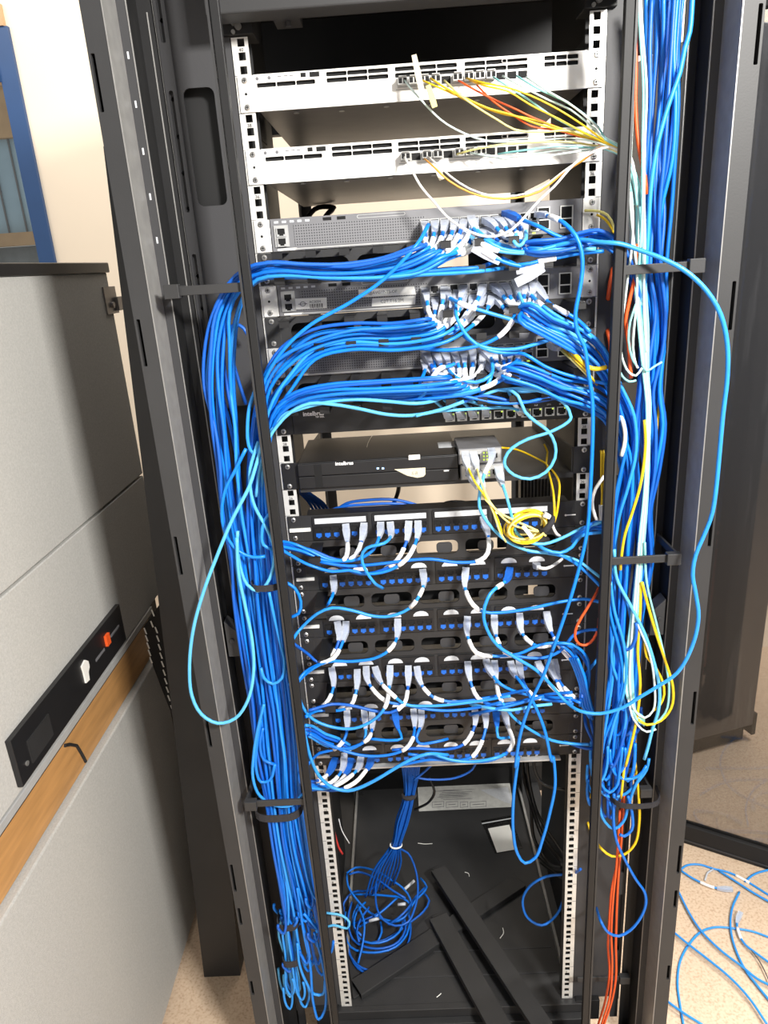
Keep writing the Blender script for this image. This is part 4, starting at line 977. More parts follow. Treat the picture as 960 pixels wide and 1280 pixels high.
cords('e1', 'cords of the fifth patch panel', [
 ('cord with grey sleeve left of centre under the crossing cables, fifth patch panel', [(212, 58), (216, 140), (160, 240), (60, 268), (-80, 262), (-200, 270, -60)], dict(sl=((48, 74),))),
 ('cord with grey sleeve at centre, longer, fifth patch panel', [(262, 58), (268, 165), (205, 300), (120, 322), (0, 305), (-120, 290, -66)], dict(sl=((58, 92),), Y=-66)),
 ('blue cord dropping straight behind the white sleeve, fifth patch panel', [(318, 78), (325, 140), (330, 205), (400, 205, -40)], dict(plug='port_blue', sl=())),
 ('cord with long curved white sleeve right of centre, fifth patch panel', [(357, 60), (378, 145), (404, 235), (372, 285), (280, 325), (150, 328), (0, 318), (-150, 345, -60)], dict(sl=((36, 88),), Y=-70)),
])
cords('e2', 'cords of the lowest patch panel', [
 ('leftmost white sleeved cord of the lowest patch panel', [(250, 395), (205, 490), (150, 530), (75, 540, -90)], dict(plug='port_blue', sl=((38, 62),))),
 ('second cord from left of the lowest patch panel, clear plug', [(306, 365), (292, 465), (220, 548), (140, 560), (75, 556, -90)], dict(sl=((48, 84),))),
 ('third cord from left of the lowest patch panel, blue boot', [(350, 400), (315, 490), (250, 560), (150, 572), (75, 566, -90)], dict(plug='port_blue', sl=((38, 68),), Y=-64)),
 ('fourth cord from left of the lowest patch panel, clear plug and long sleeve', [(412, 380), (390, 460), (290, 545), (190, 585), (78, 580, -92)], dict(sl=((48, 96),), Y=-68)),
 ('rightmost sleeved cord of the lowest patch panel, blue boot', [(478, 390), (455, 450), (370, 548), (250, 596), (150, 590), (80, 596, -94)], dict(plug='port_blue', sl=((40, 92),), Y=-72)),
])
cab('e2', [(960, 372, -74), (830, 366), (740, 395), (650, 442), (500, 532), (400, 580), (330, 598), (230, 578), (150, 510), (95, 400), (55, 240), (30, 110), (10, 0), (-40, -80, -100)], 'thick bright blue cable curving under the lowest patch panel up to the left bar', Y=-94, r=3, m='blue_d')
cab('e1', [(0, 288), (100, 320), (210, 328), (330, 305), (400, 265, -50)], 'bright blue cable along the lower edge of the fifth patch panel', Y=-86, m='blue_d')
for i, (y0, y1) in enumerate(((185, 240), (210, 262), (232, 290))):
    cab('e2', [(60, y0, -92), (110, y0+8), (185, y1, -60), (260, y1+25, -50), (340, y1+70, -40)], ['upper', 'middle', 'lower'][i]+' one of three blue cables coming in beside the leftmost finger of the fifth panel', Y=-70)
for i, pts in enumerate((((1000, 40), (900, 52), (800, 70), (700, 62), (590, 40, -40)), ((960, 0), (820, 40), (700, 70), (600, 90, -30)))):
    cab('e1', [(x-960+560, y+0, *r) for x, y, *r in pts], ['pale', 'darker'][i]+' blue cable running level above the fifth patch panel', Y=-80, m=['blue_sky', 'blue_a'][i])
cab('e1', [(660, 228, -60), (770, 262), (850, 268), (885, 315), (900, 345, -98)], 'grey blue cable bending behind the right bar below the fifth patch panel', Y=-80, m='blue_c')
for i, (xa, xb) in enumerate(((762, 800), (790, 815))):
    cab('e1', [(xa, 80, -50), (xa+8, 150), (xb+5, 230), (xb+20, 285, -90)], ['left', 'right'][i]+' one of two blue cables hanging down beside the right rail by the fifth panel', Y=-80)
for i, pts in enumerate(([(620, 735), (700, 742), (770, 800), (785, 900), (770, 1000)], [(640, 745), (690, 780), (735, 860), (745, 960), (740, 1050)], [(870, 770), (800, 850), (760, 920), (780, 1060), (830, 1080), (880, 1035)])):
    cab('a4', pts, ['outer blue cable', 'inner blue cable', 'bright blue cable from the bar'][i]+' curling down at the fourth panel right end', Y=-84+i*6, m=['blue_b', 'blue_a', 'blue_d'][i])
for i in range(4):
    cab('a6', [(690+12*i, 90), (720+14*i, 160+8*i), (745+10*i, 240), (755+14*i, 330), (790+8*i, 390-6*i, -96)], ['first', 'second', 'third', 'fourth'][i]+' from the left of four blue cables bunched at the right rail, fourth panel', Y=-80-4*i)
# blue cables from the converters and to the right bar
cab('a2', [(295, 330, -24), (300, 370, -50), (262, 450), (240, 540), (236, 610), (262, 670), (320, 740), (380, 790), (470, 830), (600, 850), (720, 880), (840, 965, -96)], 'light blue cord with white plug from the upper grey converter', Y=-74, m='blue_sky', r=2.5, plug0='plug_clear', sl=((34, 60),))
cab('a2', [(330, 420, -24), (345, 480, -46), (375, 570), (398, 660), (420, 740), (480, 790), (560, 800), (650, 770), (740, 725), (850, 690, -96)], 'light blue cord with grey plug from the lower grey converter', Y=-78, m='blue_sky', r=2.5, plug0='plug_clear')
cab('a2', [(500, 775, -50), (560, 825), (640, 845), (700, 815), (745, 760), (850, 740, -96)], 'blue cable dipping under the yellow coil and up to the right bar', Y=-84, m='blue_d')
cab('a2', [(480, 840, -50), (620, 850), (700, 885), (780, 950), (840, 1010, -96)], 'blue cable slanting down to the right bar below the yellow coil', Y=-80, m='blue_b')
for i in range(3): cab('a2', [(700, 760+i*14, -60), (770, 715+i*10), (820, 690+i*16), (870, 700+i*18, -98)], ['upper', 'middle', 'lower'][i]+' one of three short blue cables entering the right bar beside the coil', Y=-88+i*4)
cab('a2', [(440, 150, -20), (385, 30, -70), (430, 60), (465, 140), (520, 190), (580, 235), (615, 300), (615, 370), (570, 440), (490, 475), (410, 455), (365, 410), (365, 370), (400, 320), (480, 275), (590, 240), (680, 190), (695, 165), (660, 95), (590, 50), (480, 25), (330, 30, -50)],
    'light blue cord with white end making a large open ring beside the converters', Y=-80, m='blue_sky', r=2.5, sl=((0, 34), ))
for i, (x0, y0, pts) in enumerate(((90, 170, [(60, 130), (20, 90), (-30, 60)]), (150, 165, [(130, 135), (95, 100), (60, 80)]), (212, 160, [(185, 120), (150, 90), (110, 80)]), (272, 155, [(260, 120), (235, 100), (180, 85)]), (470, 140, [(430, 130), (380, 118), (280, 120), (150, 128), (0, 140), (-80, 160)]))):
    cab('a2', [(x0, y0, -8), *[(a, b, -40-12*k) for k, (a, b) in enumerate(pts)]], ['first', 'second', 'third', 'fourth', 'last'][i]+' light cord from the left plugged into the black switch ports', m='blue_sky', r=2.3, plug0='plug_clear')
for i, pts in enumerate(([(0, 140), (100, 110), (250, 60), (330, 30), (420, 40), (560, 30), (800, 20)], [(130, 100), (250, 60), (400, 85), (520, 88), (640, 70), (720, 90), (800, 130), (880, 175)], [(0, 55), (150, 60), (330, 95), (480, 90), (590, 65), (700, 80)])):
    cab('a2', [(*p, -62-7*i) for p in pts], ['pale cable', 'greyish blue cable', 'dark blue cable'][i]+' lying across the top right of the black switch', m=['blue_sky', 'blue_c', 'blue_a'][i], r=2.5)
# loose crossing cables among the grey switches
loose = [
 ('blue cable with white sleeve swept from stickered switch across to the right bar', 'd6', [(150, 110, -10), (170, 150, -46), (240, 185), (350, 220), (480, 258), (620, 295), (720, 330), (830, 380, -90)], 'blue_d', ((26, 52),)),
 ('blue cable drooping in a deep curve below the stickered switch', 'd6', [(205, 120, -10), (200, 180, -46), (205, 250), (240, 320), (300, 380), (400, 420), (520, 420, -70)], 'blue_d', ()),
 ('blue cable curving back left under the stickered switch plugs', 'd6', [(490, 100, -10), (492, 180, -46), (485, 260), (430, 330), (340, 380), (180, 410), (0, 400, -66)], 'blue_b', ((40, 70),)),
 ('sky blue cable from the right block of the stickered switch', 'd6', [(495, 70, -10), (515, 130, -46), (560, 210), (640, 270), (740, 310), (850, 370, -90)], 'blue_sky', ()),
 ('light blue cable beneath the clear tag of the stickered switch', 'd6', [(530, 80, -10), (580, 140, -46), (640, 195), (720, 250), (800, 290), (880, 350, -90)], 'blue_d', ((20, 34),)),
 ('blue cable above the rightmost plug of the stickered switch', 'd6', [(590, 80, -10), (670, 180, -46), (740, 220), (810, 260), (870, 320, -92)], 'blue_b', ((20, 50),)),
 ('blue cable in a wide sag under the lowest grey switch', 'd7', [(150, 110, -10), (165, 170, -46), (215, 215), (300, 232), (370, 200), (385, 130, -40)], 'blue_d', ()),
 ('blue cable with grey plug rising over the lowest grey switch', 'd7', [(40, 110, -10), (45, 170, -46), (20, 230), (10, 262, -66)], 'blue_b', ()),
 ('pale blue cable stretched right along the top of the lowest grey switch', 'd7', [(240, 0, -60), (300, 40), (380, 65), (500, 65), (600, 40), (700, 10), (780, 0, -80)], 'blue_d', ()),
 ('blue cable crossing down from lowest grey switch to black switch', 'd7', [(440, 95, -40), (540, 90), (640, 150), (740, 190), (860, 220), (960, 240, -92)], 'blue_b', ()),
 ('blue cable with white sleeve slanting left under the lowest grey switch', 'd7', [(495, 100, -10), (455, 170, -46), (400, 230), (330, 262), (200, 290), (60, 300, -66)], 'blue_d', ((30, 66),)),
 ('white ended blue cable slanting left at the middle of the lowest switch', 'd7', [(340, 80, -10), (325, 150, -46), (280, 205), (180, 225), (60, 235), (-60, 250, -66)], 'white_cable', ()),
 ('dark blue cable slanting left beneath the lowest grey switch sleeves', 'd7', [(520, 120, -40), (460, 200), (380, 245), (280, 285), (100, 310), (-100, 318, -66)], 'blue_a', ((20, 50),)),
 ('blue cable standing upright between the lowest grey switch plugs', 'd7', [(375, 110, -40), (382, 170, -62), (360, 240), (320, 290, -60)], 'blue_d', ()),
 ('blue cable curling up at the left plugs of the lowest grey switch', 'd7', [(95, 110, -20), (92, 200, -60), (100, 265), (180, 282, -60)], 'blue_b', ()),
 ('blue cable with long sleeve from the left plugs of the lowest grey switch', 'd7', [(255, 95, -10), (180, 145, -46), (110, 170), (70, 230), (40, 290), (-20, 330, -66)], 'blue_d', ((30, 70),)),
 ('light blue cable bent sharply left from the topmost grey switch', 'd5', [(275, 70, -10), (290, 125, -46), (350, 180), (430, 225), (560, 240), (680, 215), (790, 180), (880, 185, -92)], 'blue_d', ()),
 ('sky blue cable with white tag under the topmost grey switch', 'd5', [(210, 110, -10), (270, 160, -46), (340, 205), (420, 235), (560, 245), (700, 230), (900, 225, -90)], 'blue_sky', ((20, 60),)),
 ('blue cable with blue boot running right from the topmost grey switch', 'd5', [(445, 45, -10), (520, 75, -46), (620, 115), (720, 165), (830, 185), (930, 190, -92)], 'blue_b', ()),
 ('blue cable with white tag rising to the right under the topmost switch', 'd5', [(430, 270, -50), (520, 305), (620, 285), (700, 270), (800, 250), (940, 235, -92)], 'blue_b', ((60, 84),)),
 ('blue cable looping from plug to plug at the right of the topmost switch', 'd5', [(530, 80, -10), (550, 140, -46), (540, 190), (515, 210), (490, 190), (510, 140, -40)], 'blue_sky', ()),
 ('white sleeved cable bundle end lying over the upper manager', 'd5', [(285, 180, -40), (340, 240), (430, 285), (520, 310), (600, 300, -70)], 'blue_b', ((0, 60),)),
 ('blue cable low in the upper manager, with black tape rings', 'd5', [(400, 285, -30), (300, 320), (200, 325), (80, 335), (-100, 340), (-260, 350, -50)], 'blue_a', ()),
 ('lower blue cable in the upper manager, beneath the taped one', 'd5', [(440, 320, -34), (330, 335), (200, 345), (60, 352), (-100, 362), (-280, 372, -50)], 'blue_d', ()),
]
for label, reg, pts, m_, sl in loose:
    P = [(p[0], p[1], p[2] if len(p) > 2 else -78) for p in pts]
    cab(reg, P, label, m=m_, plug0='plug_clear' if P[0][2] == -10 and 'boot' not in label else ('port_blue' if P[0][2] == -10 else None), sl=[(40+a, 40+b) for a, b in sl] if P[0][2] == -10 else sl)
# clear plugs and tags lying loose at the plugs of the two upper grey switches
for i, (reg, a, b_) in enumerate((('d5', (285, 215), (420, 290)), ('d6', (500, 75), (640, 0)), ('d5', (500, 330), (640, 300)))):
    A = PY(*px(reg, *a), -74); B = PY(*px(reg, *b_), -78); o = MB(); loft(o, [(A, 5, 12), (A.lerp(B, .5), 6, 13), (B, 4, 9)], Vector((0, 1, 0)))
    tag(o.build('clear_tag', 'plug_clear'), ['clear plastic tag lying aslant below the topmost grey switch', 'clear plastic tag sticking up at the stickered grey switch', 'clear plastic tag between the topmost and the stickered grey switch'][i], 'tag')

# ---------------- fibre cords of the white switches
def fib(reg, pts, label, m, Y=-50, r=1.25, group=None, **k):
    P = [(p[0], p[1], p[2] if len(p) > 2 else Y) for p in pts]; P[0] = (*P[0][:2], -22)
    return cab(reg, P, label, r=r, m=m, group=group, name='fibre_cable', step=11, **k)
END = [(880, 622, -88), (936, 648, -96), (985, 690, -98), (1010, 800, -90), (1030, 1000, -80), (1045, 1250, -76)]
def end(dx, dy): return [(x+dx*(.3+.15*i), y+dy*(1-.15*i), Y) for i, (x, y, Y) in enumerate(END)]
upper = [
 ('white', 'aqua_white', [(20, 345), (60, 395), (110, 450), (170, 510), (240, 555), (370, 603), (560, 603), (740, 592)], 0),
 ('first yellow', 'yellow', [(85, 340), (150, 368), (240, 408), (330, 450), (440, 488), (560, 510), (680, 548), (780, 580)], -14),
 ('second yellow', 'yellow', [(130, 335), (200, 380), (290, 425), (380, 465), (480, 492), (600, 535), (720, 565), (800, 590)], -8),
 ('third yellow, pale', 'yellow_pale', [(190, 345), (260, 410), (330, 460), (420, 515), (490, 555), (600, 566), (720, 560), (800, 580)], -4),
 ('fourth yellow', 'yellow', [(285, 335), (370, 358), (450, 372), (560, 410), (680, 470), (790, 540)], -18),
 ('fifth yellow', 'yellow', [(300, 345), (380, 372), (460, 390), (560, 450), (680, 510), (790, 570)], -10),
 ('orange', 'orange', [(250, 345), (330, 390), (410, 430), (500, 470), (560, 500), (660, 540), (780, 585)], 2),
 ('lower orange', 'orange', [(330, 365), (400, 435), (480, 490), (560, 540), (680, 560), (800, 596)], 6),
 ('first aqua', 'aqua', [(400, 330), (500, 395), (570, 440), (640, 490), (740, 545), (840, 590)], -22),
 ('second aqua', 'aqua_white', [(440, 325), (540, 380), (640, 430), (730, 470), (820, 540)], -26),
 ('third aqua', 'aqua', [(500, 325), (600, 385), (700, 430), (790, 490), (850, 545)], -30),
 ('fourth aqua', 'aqua_white', [(540, 330), (640, 395), (720, 440), (810, 510), (860, 560)], -32),
]
for i, (nm, m_, pts, dy) in enumerate(upper):
    fib('r2', pts+end((i % 4)*4-8, dy), nm+' fibre cord of the uppermost white switch, running to the right bar', m_, Y=-40-4*(i % 6), group=None)
lower = [
 ('pale yellow', 'yellow_pale', [(245, 660), (330, 638), (420, 622), (560, 610), (720, 608), (820, 622)], 8),
 ('white', 'aqua_white', [(300, 655), (420, 672), (560, 660), (700, 640), (820, 632)], 10),
 ('lower white', 'aqua_white', [(360, 660), (450, 680), (600, 672), (720, 655), (830, 640)], 14),
 ('aqua', 'aqua', [(420, 660), (560, 640), (700, 625), (830, 634)], 18),
 ('deep orange loop', 'amber', [(105, 680), (150, 720), (210, 775), (300, 825), (400, 850), (500, 848), (600, 820), (690, 750), (780, 690)], 4),
 ('white, beside the orange loop,', 'white_cable', [(120, 672), (160, 705), (215, 755), (300, 810), (400, 840), (500, 838), (600, 808), (700, 735), (790, 672)], 0),
]
for i, (nm, m_, pts, dy) in enumerate(lower):
    fib('r2', pts+end((i % 4)*4-4, dy), nm+' fibre cord of the lower white switch, running right', m_, Y=-42-4*(i % 5))
wl = pts3('r2', [(20, 675, -22), (45, 720, -46), (90, 800, -56), (150, 870, -62)], -50)+pts3('r6', [(200, 105, -70), (270, 155, -76), (340, 185, -80), (410, 190, -82), (480, 160, -82), (540, 100, -80), (600, 32, -76)], -70)+pts3('r2', [(660, 800, -74), (750, 700, -78), (830, 650, -86), (900, 630, -94), (945, 650, -98)], -80)
mk_cable(wl, 1.7, 'white_cable', 'white fibre cord swinging in a deep V below the lower white switch', name='fibre_cable')
for i, (a, b_, m_) in enumerate((((60, 235), (95, 400), 'label_cream'), ((120, 365), (150, 460), 'yellow_pale'), ((158, 715), (180, 770), 'label_cream'))):
    A = PY(*px('r2', *a), -46); B = PY(*px('r2', *b_), -52); o = MB(); loft(o, [(A, 1, 6), (A.lerp(B, .5), 1, 8), (B, 1, 7)], Vector((0, 1, 0)))
    tag(o.build('fibre_tag', m_), ['cream paper flag standing up on a fibre of the uppermost white switch', 'pale yellow flag hanging on the fibres of the uppermost white switch', 'cream flag on the orange loop of the lower white switch'][i], 'tag')
# aqua and white fibres in the right vertical run
aq = [([(806, -12), (796, 10), (793, 60), (791, 130), (788, 200), (786, 245), (789, 300), (788, 340)], 'aqua_white', 'thin white fibre along the bar at the top of the right run'),
      ([(797, -12), (800, 40), (804, 110), (803, 180), (803, 240), (801, 300), (797, 350)], 'aqua', 'aqua fibre left of the blue cables at the top of the right run'),
      ([(800, -12), (803, 40), (808, 110), (806, 180), (805, 240), (806, 300), (805, 380), (808, 440)], 'aqua_white', 'pale fibre hugging the blue cables at the top of the right run')]
for pts, m_, lb_ in aq: cab('p', pts, lb_, Y=-96, r=1.6, m=m_, name='fibre_cable')
for i, pts in enumerate(([(192, 870), (205, 900), (225, 960), (240, 1060), (245, 1120)], [(195, 900), (200, 960), (215, 1040), (228, 1120)], [(235, 940), (255, 1000), (270, 1120)], [(200, 800), (190, 880), (215, 960), (235, 1050), (250, 1130)])):
    cab('r3', pts, ['first', 'second', 'third', 'fourth'][i]+' from the front of four aqua fibres fanning down beside the right bar', Y=-98+i*5, r=1.4, m='aqua', name='fibre_cable')
loops = [([(275, 0), (284, 120), (280, 260), (262, 400), (245, 540), (225, 680), (222, 780), (240, 860), (268, 905), (300, 918), (330, 880)], 'aqua_white', 'white fibre in the longest loop beside the right bar'),
         ([(268, 0), (276, 130), (290, 260), (305, 420), (302, 560), (290, 680), (285, 780), (298, 860), (310, 880)], 'aqua_white', 'white fibre falling in front of the aqua bunch beside the right bar'),
         ([(300, 560), (270, 650), (262, 740), (280, 830), (298, 862)], 'aqua', 'short aqua fibre loop inside the white fibre loop'),
         ([(212, 880), (230, 920), (265, 948), (300, 942)], 'aqua', 'lowest thin aqua arc beside the right bar'),
         ([(330, 860), (352, 895), (395, 870), (430, 850)], 'aqua', 'aqua arc tying the fibre bunch to the blue run')]
for pts, m_, lb_ in loops: cab('r7', pts, lb_, Y=-100, r=1.6, m=m_, name='fibre_cable')
R = random.Random(5)
for i in range(7):
    o_ = (i-3)*9
    P = pts3('r7', [(318+o_*.6, 20, -84), (330+o_, 250, -88), (322+o_, 450, -92), (338+o_*.9, 700, -94), (348+o_*.5, 900, -95), (362+o_*.4, 1060, -95)], -90)
    P += pts3('b1', [(360+o_*.3, 260, -96), (356+o_*.3, 420, -97), (345+o_*.4, 600, -97), (330+o_*.5, 760, -97), (312+o_*.5, 960, -97), (290+o_*.6, 1180, -97)], -96)
    P += pts3('c7', [(370+o_*.4, 560, -97), (362+o_*.7, 720, -98), (385+o_*.5, 830+i*8, -98), (430, 880+i*6, -98)], -97)
    mk_cable(P, 1.5, ('aqua', 'aqua_white', 'aqua')[i % 3], ['first', 'second', 'third', 'fourth', 'fifth', 'sixth', 'seventh'][i]+' from the left of seven aqua fibres running down the right run', 'aqua fibre bunch', name='fibre_cable', step=14)
for i, pts in enumerate(([(408, 130), (392, 330), (374, 560), (368, 750), (388, 850), (432, 882), (468, 850), (472, 720), (450, 600), (400, 480)], [(432, 130), (440, 300), (482, 480), (522, 650), (536, 760), (520, 860), (470, 908), (410, 902), (378, 850)], [(360, 800), (385, 890), (440, 942), (480, 930)])):
    cab('c7', pts, ['inner pale fibre loop low in the right run', 'outer pale fibre loop low in the right run, beside the yellow one', 'lowest pale fibre arc under the yellow loop'][i], Y=-101, r=1.8, m=['aqua_white', 'aqua', 'aqua_white'][i], name='fibre_cable')
cab('c7', [(300, 160), (310, 280), (370, 400), (430, 520), (470, 640), (495, 760), (490, 850), (465, 930), (445, 1010), (430, 1060)], 'light blue cable slanting right across the lower right run', Y=-101, m='blue_sky')
lo = [([(205, -40), (207, 30), (225, 80), (260, 115), (300, 125), (350, 110), (400, 60), (440, 5), (450, -40)], 'blue_d', 'widest blue loop at the foot of the right run'),
      ([(240, 60), (238, 170), (260, 230), (300, 262), (340, 230), (365, 150), (385, 90), (420, 20)], 'blue_d', 'long blue loop under the widest loop of the right run'),
      ([(300, 110), (298, 230), (310, 310), (345, 390), (395, 480), (430, 530), (437, 580), (415, 640), (370, 695), (320, 720), (275, 705), (245, 660), (225, 600, -20)], 'blue_a', 'blue cable hanging lowest from the right run in a wide hook'),
      ([(360, 120), (378, 200), (376, 265), (345, 292), (325, 285)], 'blue_a', 'short blue loop right of the orange fibres'),
      ([(440, -10), (405, 35), (350, 48), (305, 25), (285, -30), (282, -80)], 'blue_b', 'blue loop end tucked at the foot of the right run, upper'),
      ([(250, -120), (225, -60), (222, 0), (245, 70), (280, 105), (310, 80), (325, 0), (335, -90)], 'blue_b', 'narrow blue loop inside the widest one, right run'),
      ([(300, -110), (262, -40), (250, 40), (262, 110), (285, 140), (312, 110), (360, -10), (385, -110)], 'blue_c', 'dark blue loop inside the widest one, right run')]
for i, (pts, m_, lb_) in enumerate(lo): cab('c8', pts, lb_, Y=-76-4*(i % 6), m=m_)
for i, (pts, m_) in enumerate((([(285, 300), (300, 420), (340, 560), (352, 680), (335, 800), (300, 900), (275, 1000)], 'blue_d'), ([(272, 280), (285, 440), (325, 600), (338, 720), (310, 850), (262, 960), (245, 1050)], 'blue_b'), ([(340, 420), (300, 520), (290, 640), (330, 760), (352, 860), (335, 980), (320, 1060)], 'blue_d'), ([(282, 200), (300, 260), (360, 400), (380, 520), (370, 640), (340, 760), (290, 880), (268, 960)], 'blue_d'))):
    cab('c7', pts, ['first', 'second', 'third', 'fourth'][i]+' bright blue cable weaving down the front of the lower right run', Y=-98+i*3, m=m_)
# orange in the right run
cab('r3', [(226, 90), (240, 250), (238, 420), (236, 560), (245, 720), (262, 840), (288, 960), (295, 1060)], 'orange fibre dropping beside the right bar at the top', Y=-90, r=2.6, m='orange', name='fibre_cable')
cab('r7', [(300, 260), (300, 400), (285, 470), (262, 560), (248, 650), (262, 760), (268, 850), (275, 930)], 'orange fibre behind the white fibre loops', Y=-92, r=2.8, m='orange', name='fibre_cable')
cab('r7', [(178, 370, 12), (182, 400, -3), (172, 450, -4), (162, 520, -3), (158, 545, 12)], 'upper orange cable piece showing through the slot beside the right rail', r=3.2, m='orange', name='fibre_cable')
cab('r7', [(155, 680, 12), (160, 705, -3), (170, 750, -4), (172, 785, -3), (170, 800, 12)], 'lower orange cable piece showing through the slot beside the right rail', r=3.2, m='orange', name='fibre_cable')
cab('c7', [(238, 318, -60), (215, 365), (180, 420), (145, 480), (132, 530), (150, 565), (180, 570), (212, 545), (232, 500), (236, 455, -60)], 'orange loop hanging between the rail and the right bar', Y=-90, r=2.2, m='orange', name='fibre_cable')
for i, pts in enumerate(([(335, 110), (330, 250), (315, 400), (290, 520), (280, 640), (274, 760), (280, 880), (262, 1000), (232, 1100)], [(345, 110), (332, 300), (320, 450), (312, 600), (308, 750), (308, 900), (290, 1000), (255, 1105)], [(325, 180), (312, 400), (296, 560), (288, 700), (292, 850), (282, 980), (246, 1102)])):
    cab('c8', pts, ['left', 'right', 'middle'][i]+' one of three orange fibres running to the floor at bottom right', Y=-60-6*i, r=2.2, m='orange', name='fibre_cable')
# yellow in the right run
cab('c7', [(415, 300), (412, 420), (402, 600), (412, 740), (398, 880), (370, 1010), (350, 1090)], 'yellow fibre straight down the middle of the lower right run', Y=-98, r=2.3, m='yellow', name='fibre_cable')
cab('c7', [(420, 300), (445, 400), (480, 520), (520, 640), (553, 755), (545, 840), (500, 895), (440, 912), (405, 890)], 'yellow fibre in a big open loop at the lower right', Y=-102, r=2.2, m='yellow', name='fibre_cable')
cab('c7', [(432, 560), (440, 620), (470, 655), (505, 720), (515, 780), (495, 830), (470, 850)], 'short yellow fibre bend inside the big yellow loop', Y=-96, r=2.2, m='yellow', name='fibre_cable')
cab('c8', [(345, -20, -92), (335, 80, -92), (330, 130, -90)], 'yellow fibre end above the orange fibres', r=2.3, m='yellow', name='fibre_cable')
cab('c8', [(385, -60), (395, 20), (405, 120), (408, 230), (390, 325), (345, 370), (290, 378), (250, 350), (228, 322, -30)], 'yellow cable hooked low around the right run to the bar', Y=-70, r=2.4, m='yellow', name='fibre_cable')
cab('b1', [(425, 0), (412, 150), (395, 300), (382, 460), (378, 620)], 'amber fibre at the far edge of the right run', Y=-50, r=2, m='yellow', name='fibre_cable')
cab('b1', [(342, 180), (348, 290), (338, 410), (318, 520), (282, 640), (245, 750), (228, 850), (222, 930)], 'amber fibre slanting left across the right run', Y=-102, r=2.2, m='yellow', name='fibre_cable')
for i, pts in enumerate(([(210, 80, 12), (206, 95, -3), (198, 145, -3), (195, 155, 12)], [(186, 225, 12), (190, 240, -3), (203, 285, -3), (206, 295, 12)])):
    cab('c8', pts, ['upper', 'lower'][i]+' yellow cable piece showing beside the lower right rail', r=2.2, m='yellow', name='fibre_cable')
for i in (0, 1):
    cab('a2', [(842+i*14, 320, 12), (846+i*12, 345, -3), (846+i*12, 450, -4), (850+i*8, 560, -4), (846, 620, -5)], ['left', 'right'][i]+' yellow cord of the pair ending in a white plug beside the right bar', r=1.8, m='yellow', name='fibre_cable')
loft_ = MB(); loft(loft_, [(PY(*px('a2', 846, 605), -6), 6, 8), (PY(*px('a2', 852, 680), -8), 8, 9), (PY(*px('a2', 855, 735), -8), 4, 5)], Vector((1, 0, 0))); tag(loft_.build('fibre_plug', 'label_white'), 'white double plug hanging beside the right bar', 'plug')
cab('a2', [(862, 460), (820, 520), (800, 590), (815, 660), (855, 735)], 'grey white cable bowed beside the right bar next to the yellow coil', Y=-50, r=2.6, m='white_cable')
cab('b1', [(205, 140, -60), (235, 190), (245, 250), (240, 310), (225, 360)], 'grey white cable arc in the right run behind the bar', Y=-100, r=3, m='white_cable')
cab('r6', [(790, 80, -10), (850, 82, -16), (890, 100, -24), (915, 145, -40), (925, 200, -60)], 'pale yellow cord from the topmost grey switch over the rail, upper', r=1.8, m='yellow_pale')
cab('r6', [(845, 98, -10), (880, 118, -24), (905, 150, -36), (918, 175, -50)], 'yellow cord over the right rail, lower', r=1.8, m='yellow')
cab('d7', [(705, 45, -10), (730, 75, -50), (790, 130), (850, 190), (890, 235, -80)], 'first thin yellow cord from the lowest grey switch uplink', Y=-86, r=1.5, m='yellow_pale')
cab('d7', [(712, 40, -10), (745, 75, -50), (800, 125), (860, 185), (905, 245, -80)], 'second thin yellow cord from the lowest grey switch uplink', Y=-90, r=1.5, m='yellow')
cab('d7', [(755, 10, -50), (775, 65, -70), (810, 110), (860, 155), (905, 165), (955, 155, -98)], 'thick yellow cord bent level towards the right bar', Y=-92, r=3.2, m='yellow')
loft_ = MB(); loft(loft_, [(PY(*px('d7', 675, 35), -12), 14, 9), (PY(*px('d7', 700, 55), -34), 13, 9), (PY(*px('d7', 715, 65), -46), 8, 6)], Vector((1, 0, 0))); tag(loft_.build('uplink_plug', 'plug_clear'), 'clear double plug in the uplink of the lowest grey switch', 'plug')
# yellow cords from the converters into a tied coil
yel = [([(165, 345, -26), (175, 400, -50), (215, 490), (265, 560), (300, 620), (330, 680), (350, 750)], 'yellow', 'thicker yellow cord from the upper converter to the coil'),
       ([(205, 345, -26), (222, 410, -50), (240, 470), (275, 570), (310, 650), (340, 740), (370, 790)], 'yellow_pale', 'pale yellow cord from the upper converter to the coil'),
       ([(185, 440, -26), (220, 500, -50), (270, 580), (350, 650), (430, 690), (520, 730), (570, 760)], 'yellow_pale', 'pale yellow cord crossing over the coil to its tie'),
       ([(225, 435, -26), (250, 500, -50), (290, 590), (380, 690), (460, 725), (550, 740)], 'yellow_pale', 'second pale yellow cord crossing over the coil'),
       ([(350, 318, -6), (430, 330, 40), (500, 360, 60), (565, 395, 50), (580, 430, 10), (598, 500, -30), (610, 580), (612, 660), (605, 690)], 'yellow', 'amber cord from behind the converters down to the coil, left strand'),
       ([(560, 300, 80), (578, 340, 70), (570, 400, 50), (600, 430, 10), (632, 480, -30), (635, 560), (625, 640), (612, 690)], 'yellow', 'amber cord rising behind the shelf edge and down to the coil, right strand')]
for pts, m_, lb_ in yel: cab('a2', [(p[0], p[1], p[2] if len(p) > 2 else -84) for p in pts], lb_, r=1.7, m=m_, name='fibre_cable', plug0='plug_clear' if pts[0][1] in (345, 440, 435) else None)
cc = PY(*px('e4', 480, 800), -84)
coil = thing('yellow_cord_coil', (cc.x, cc.y, cc.z-26), 'tied coil of yellow cord hanging in front of the top patch panel', 'coil')
R = random.Random(9)
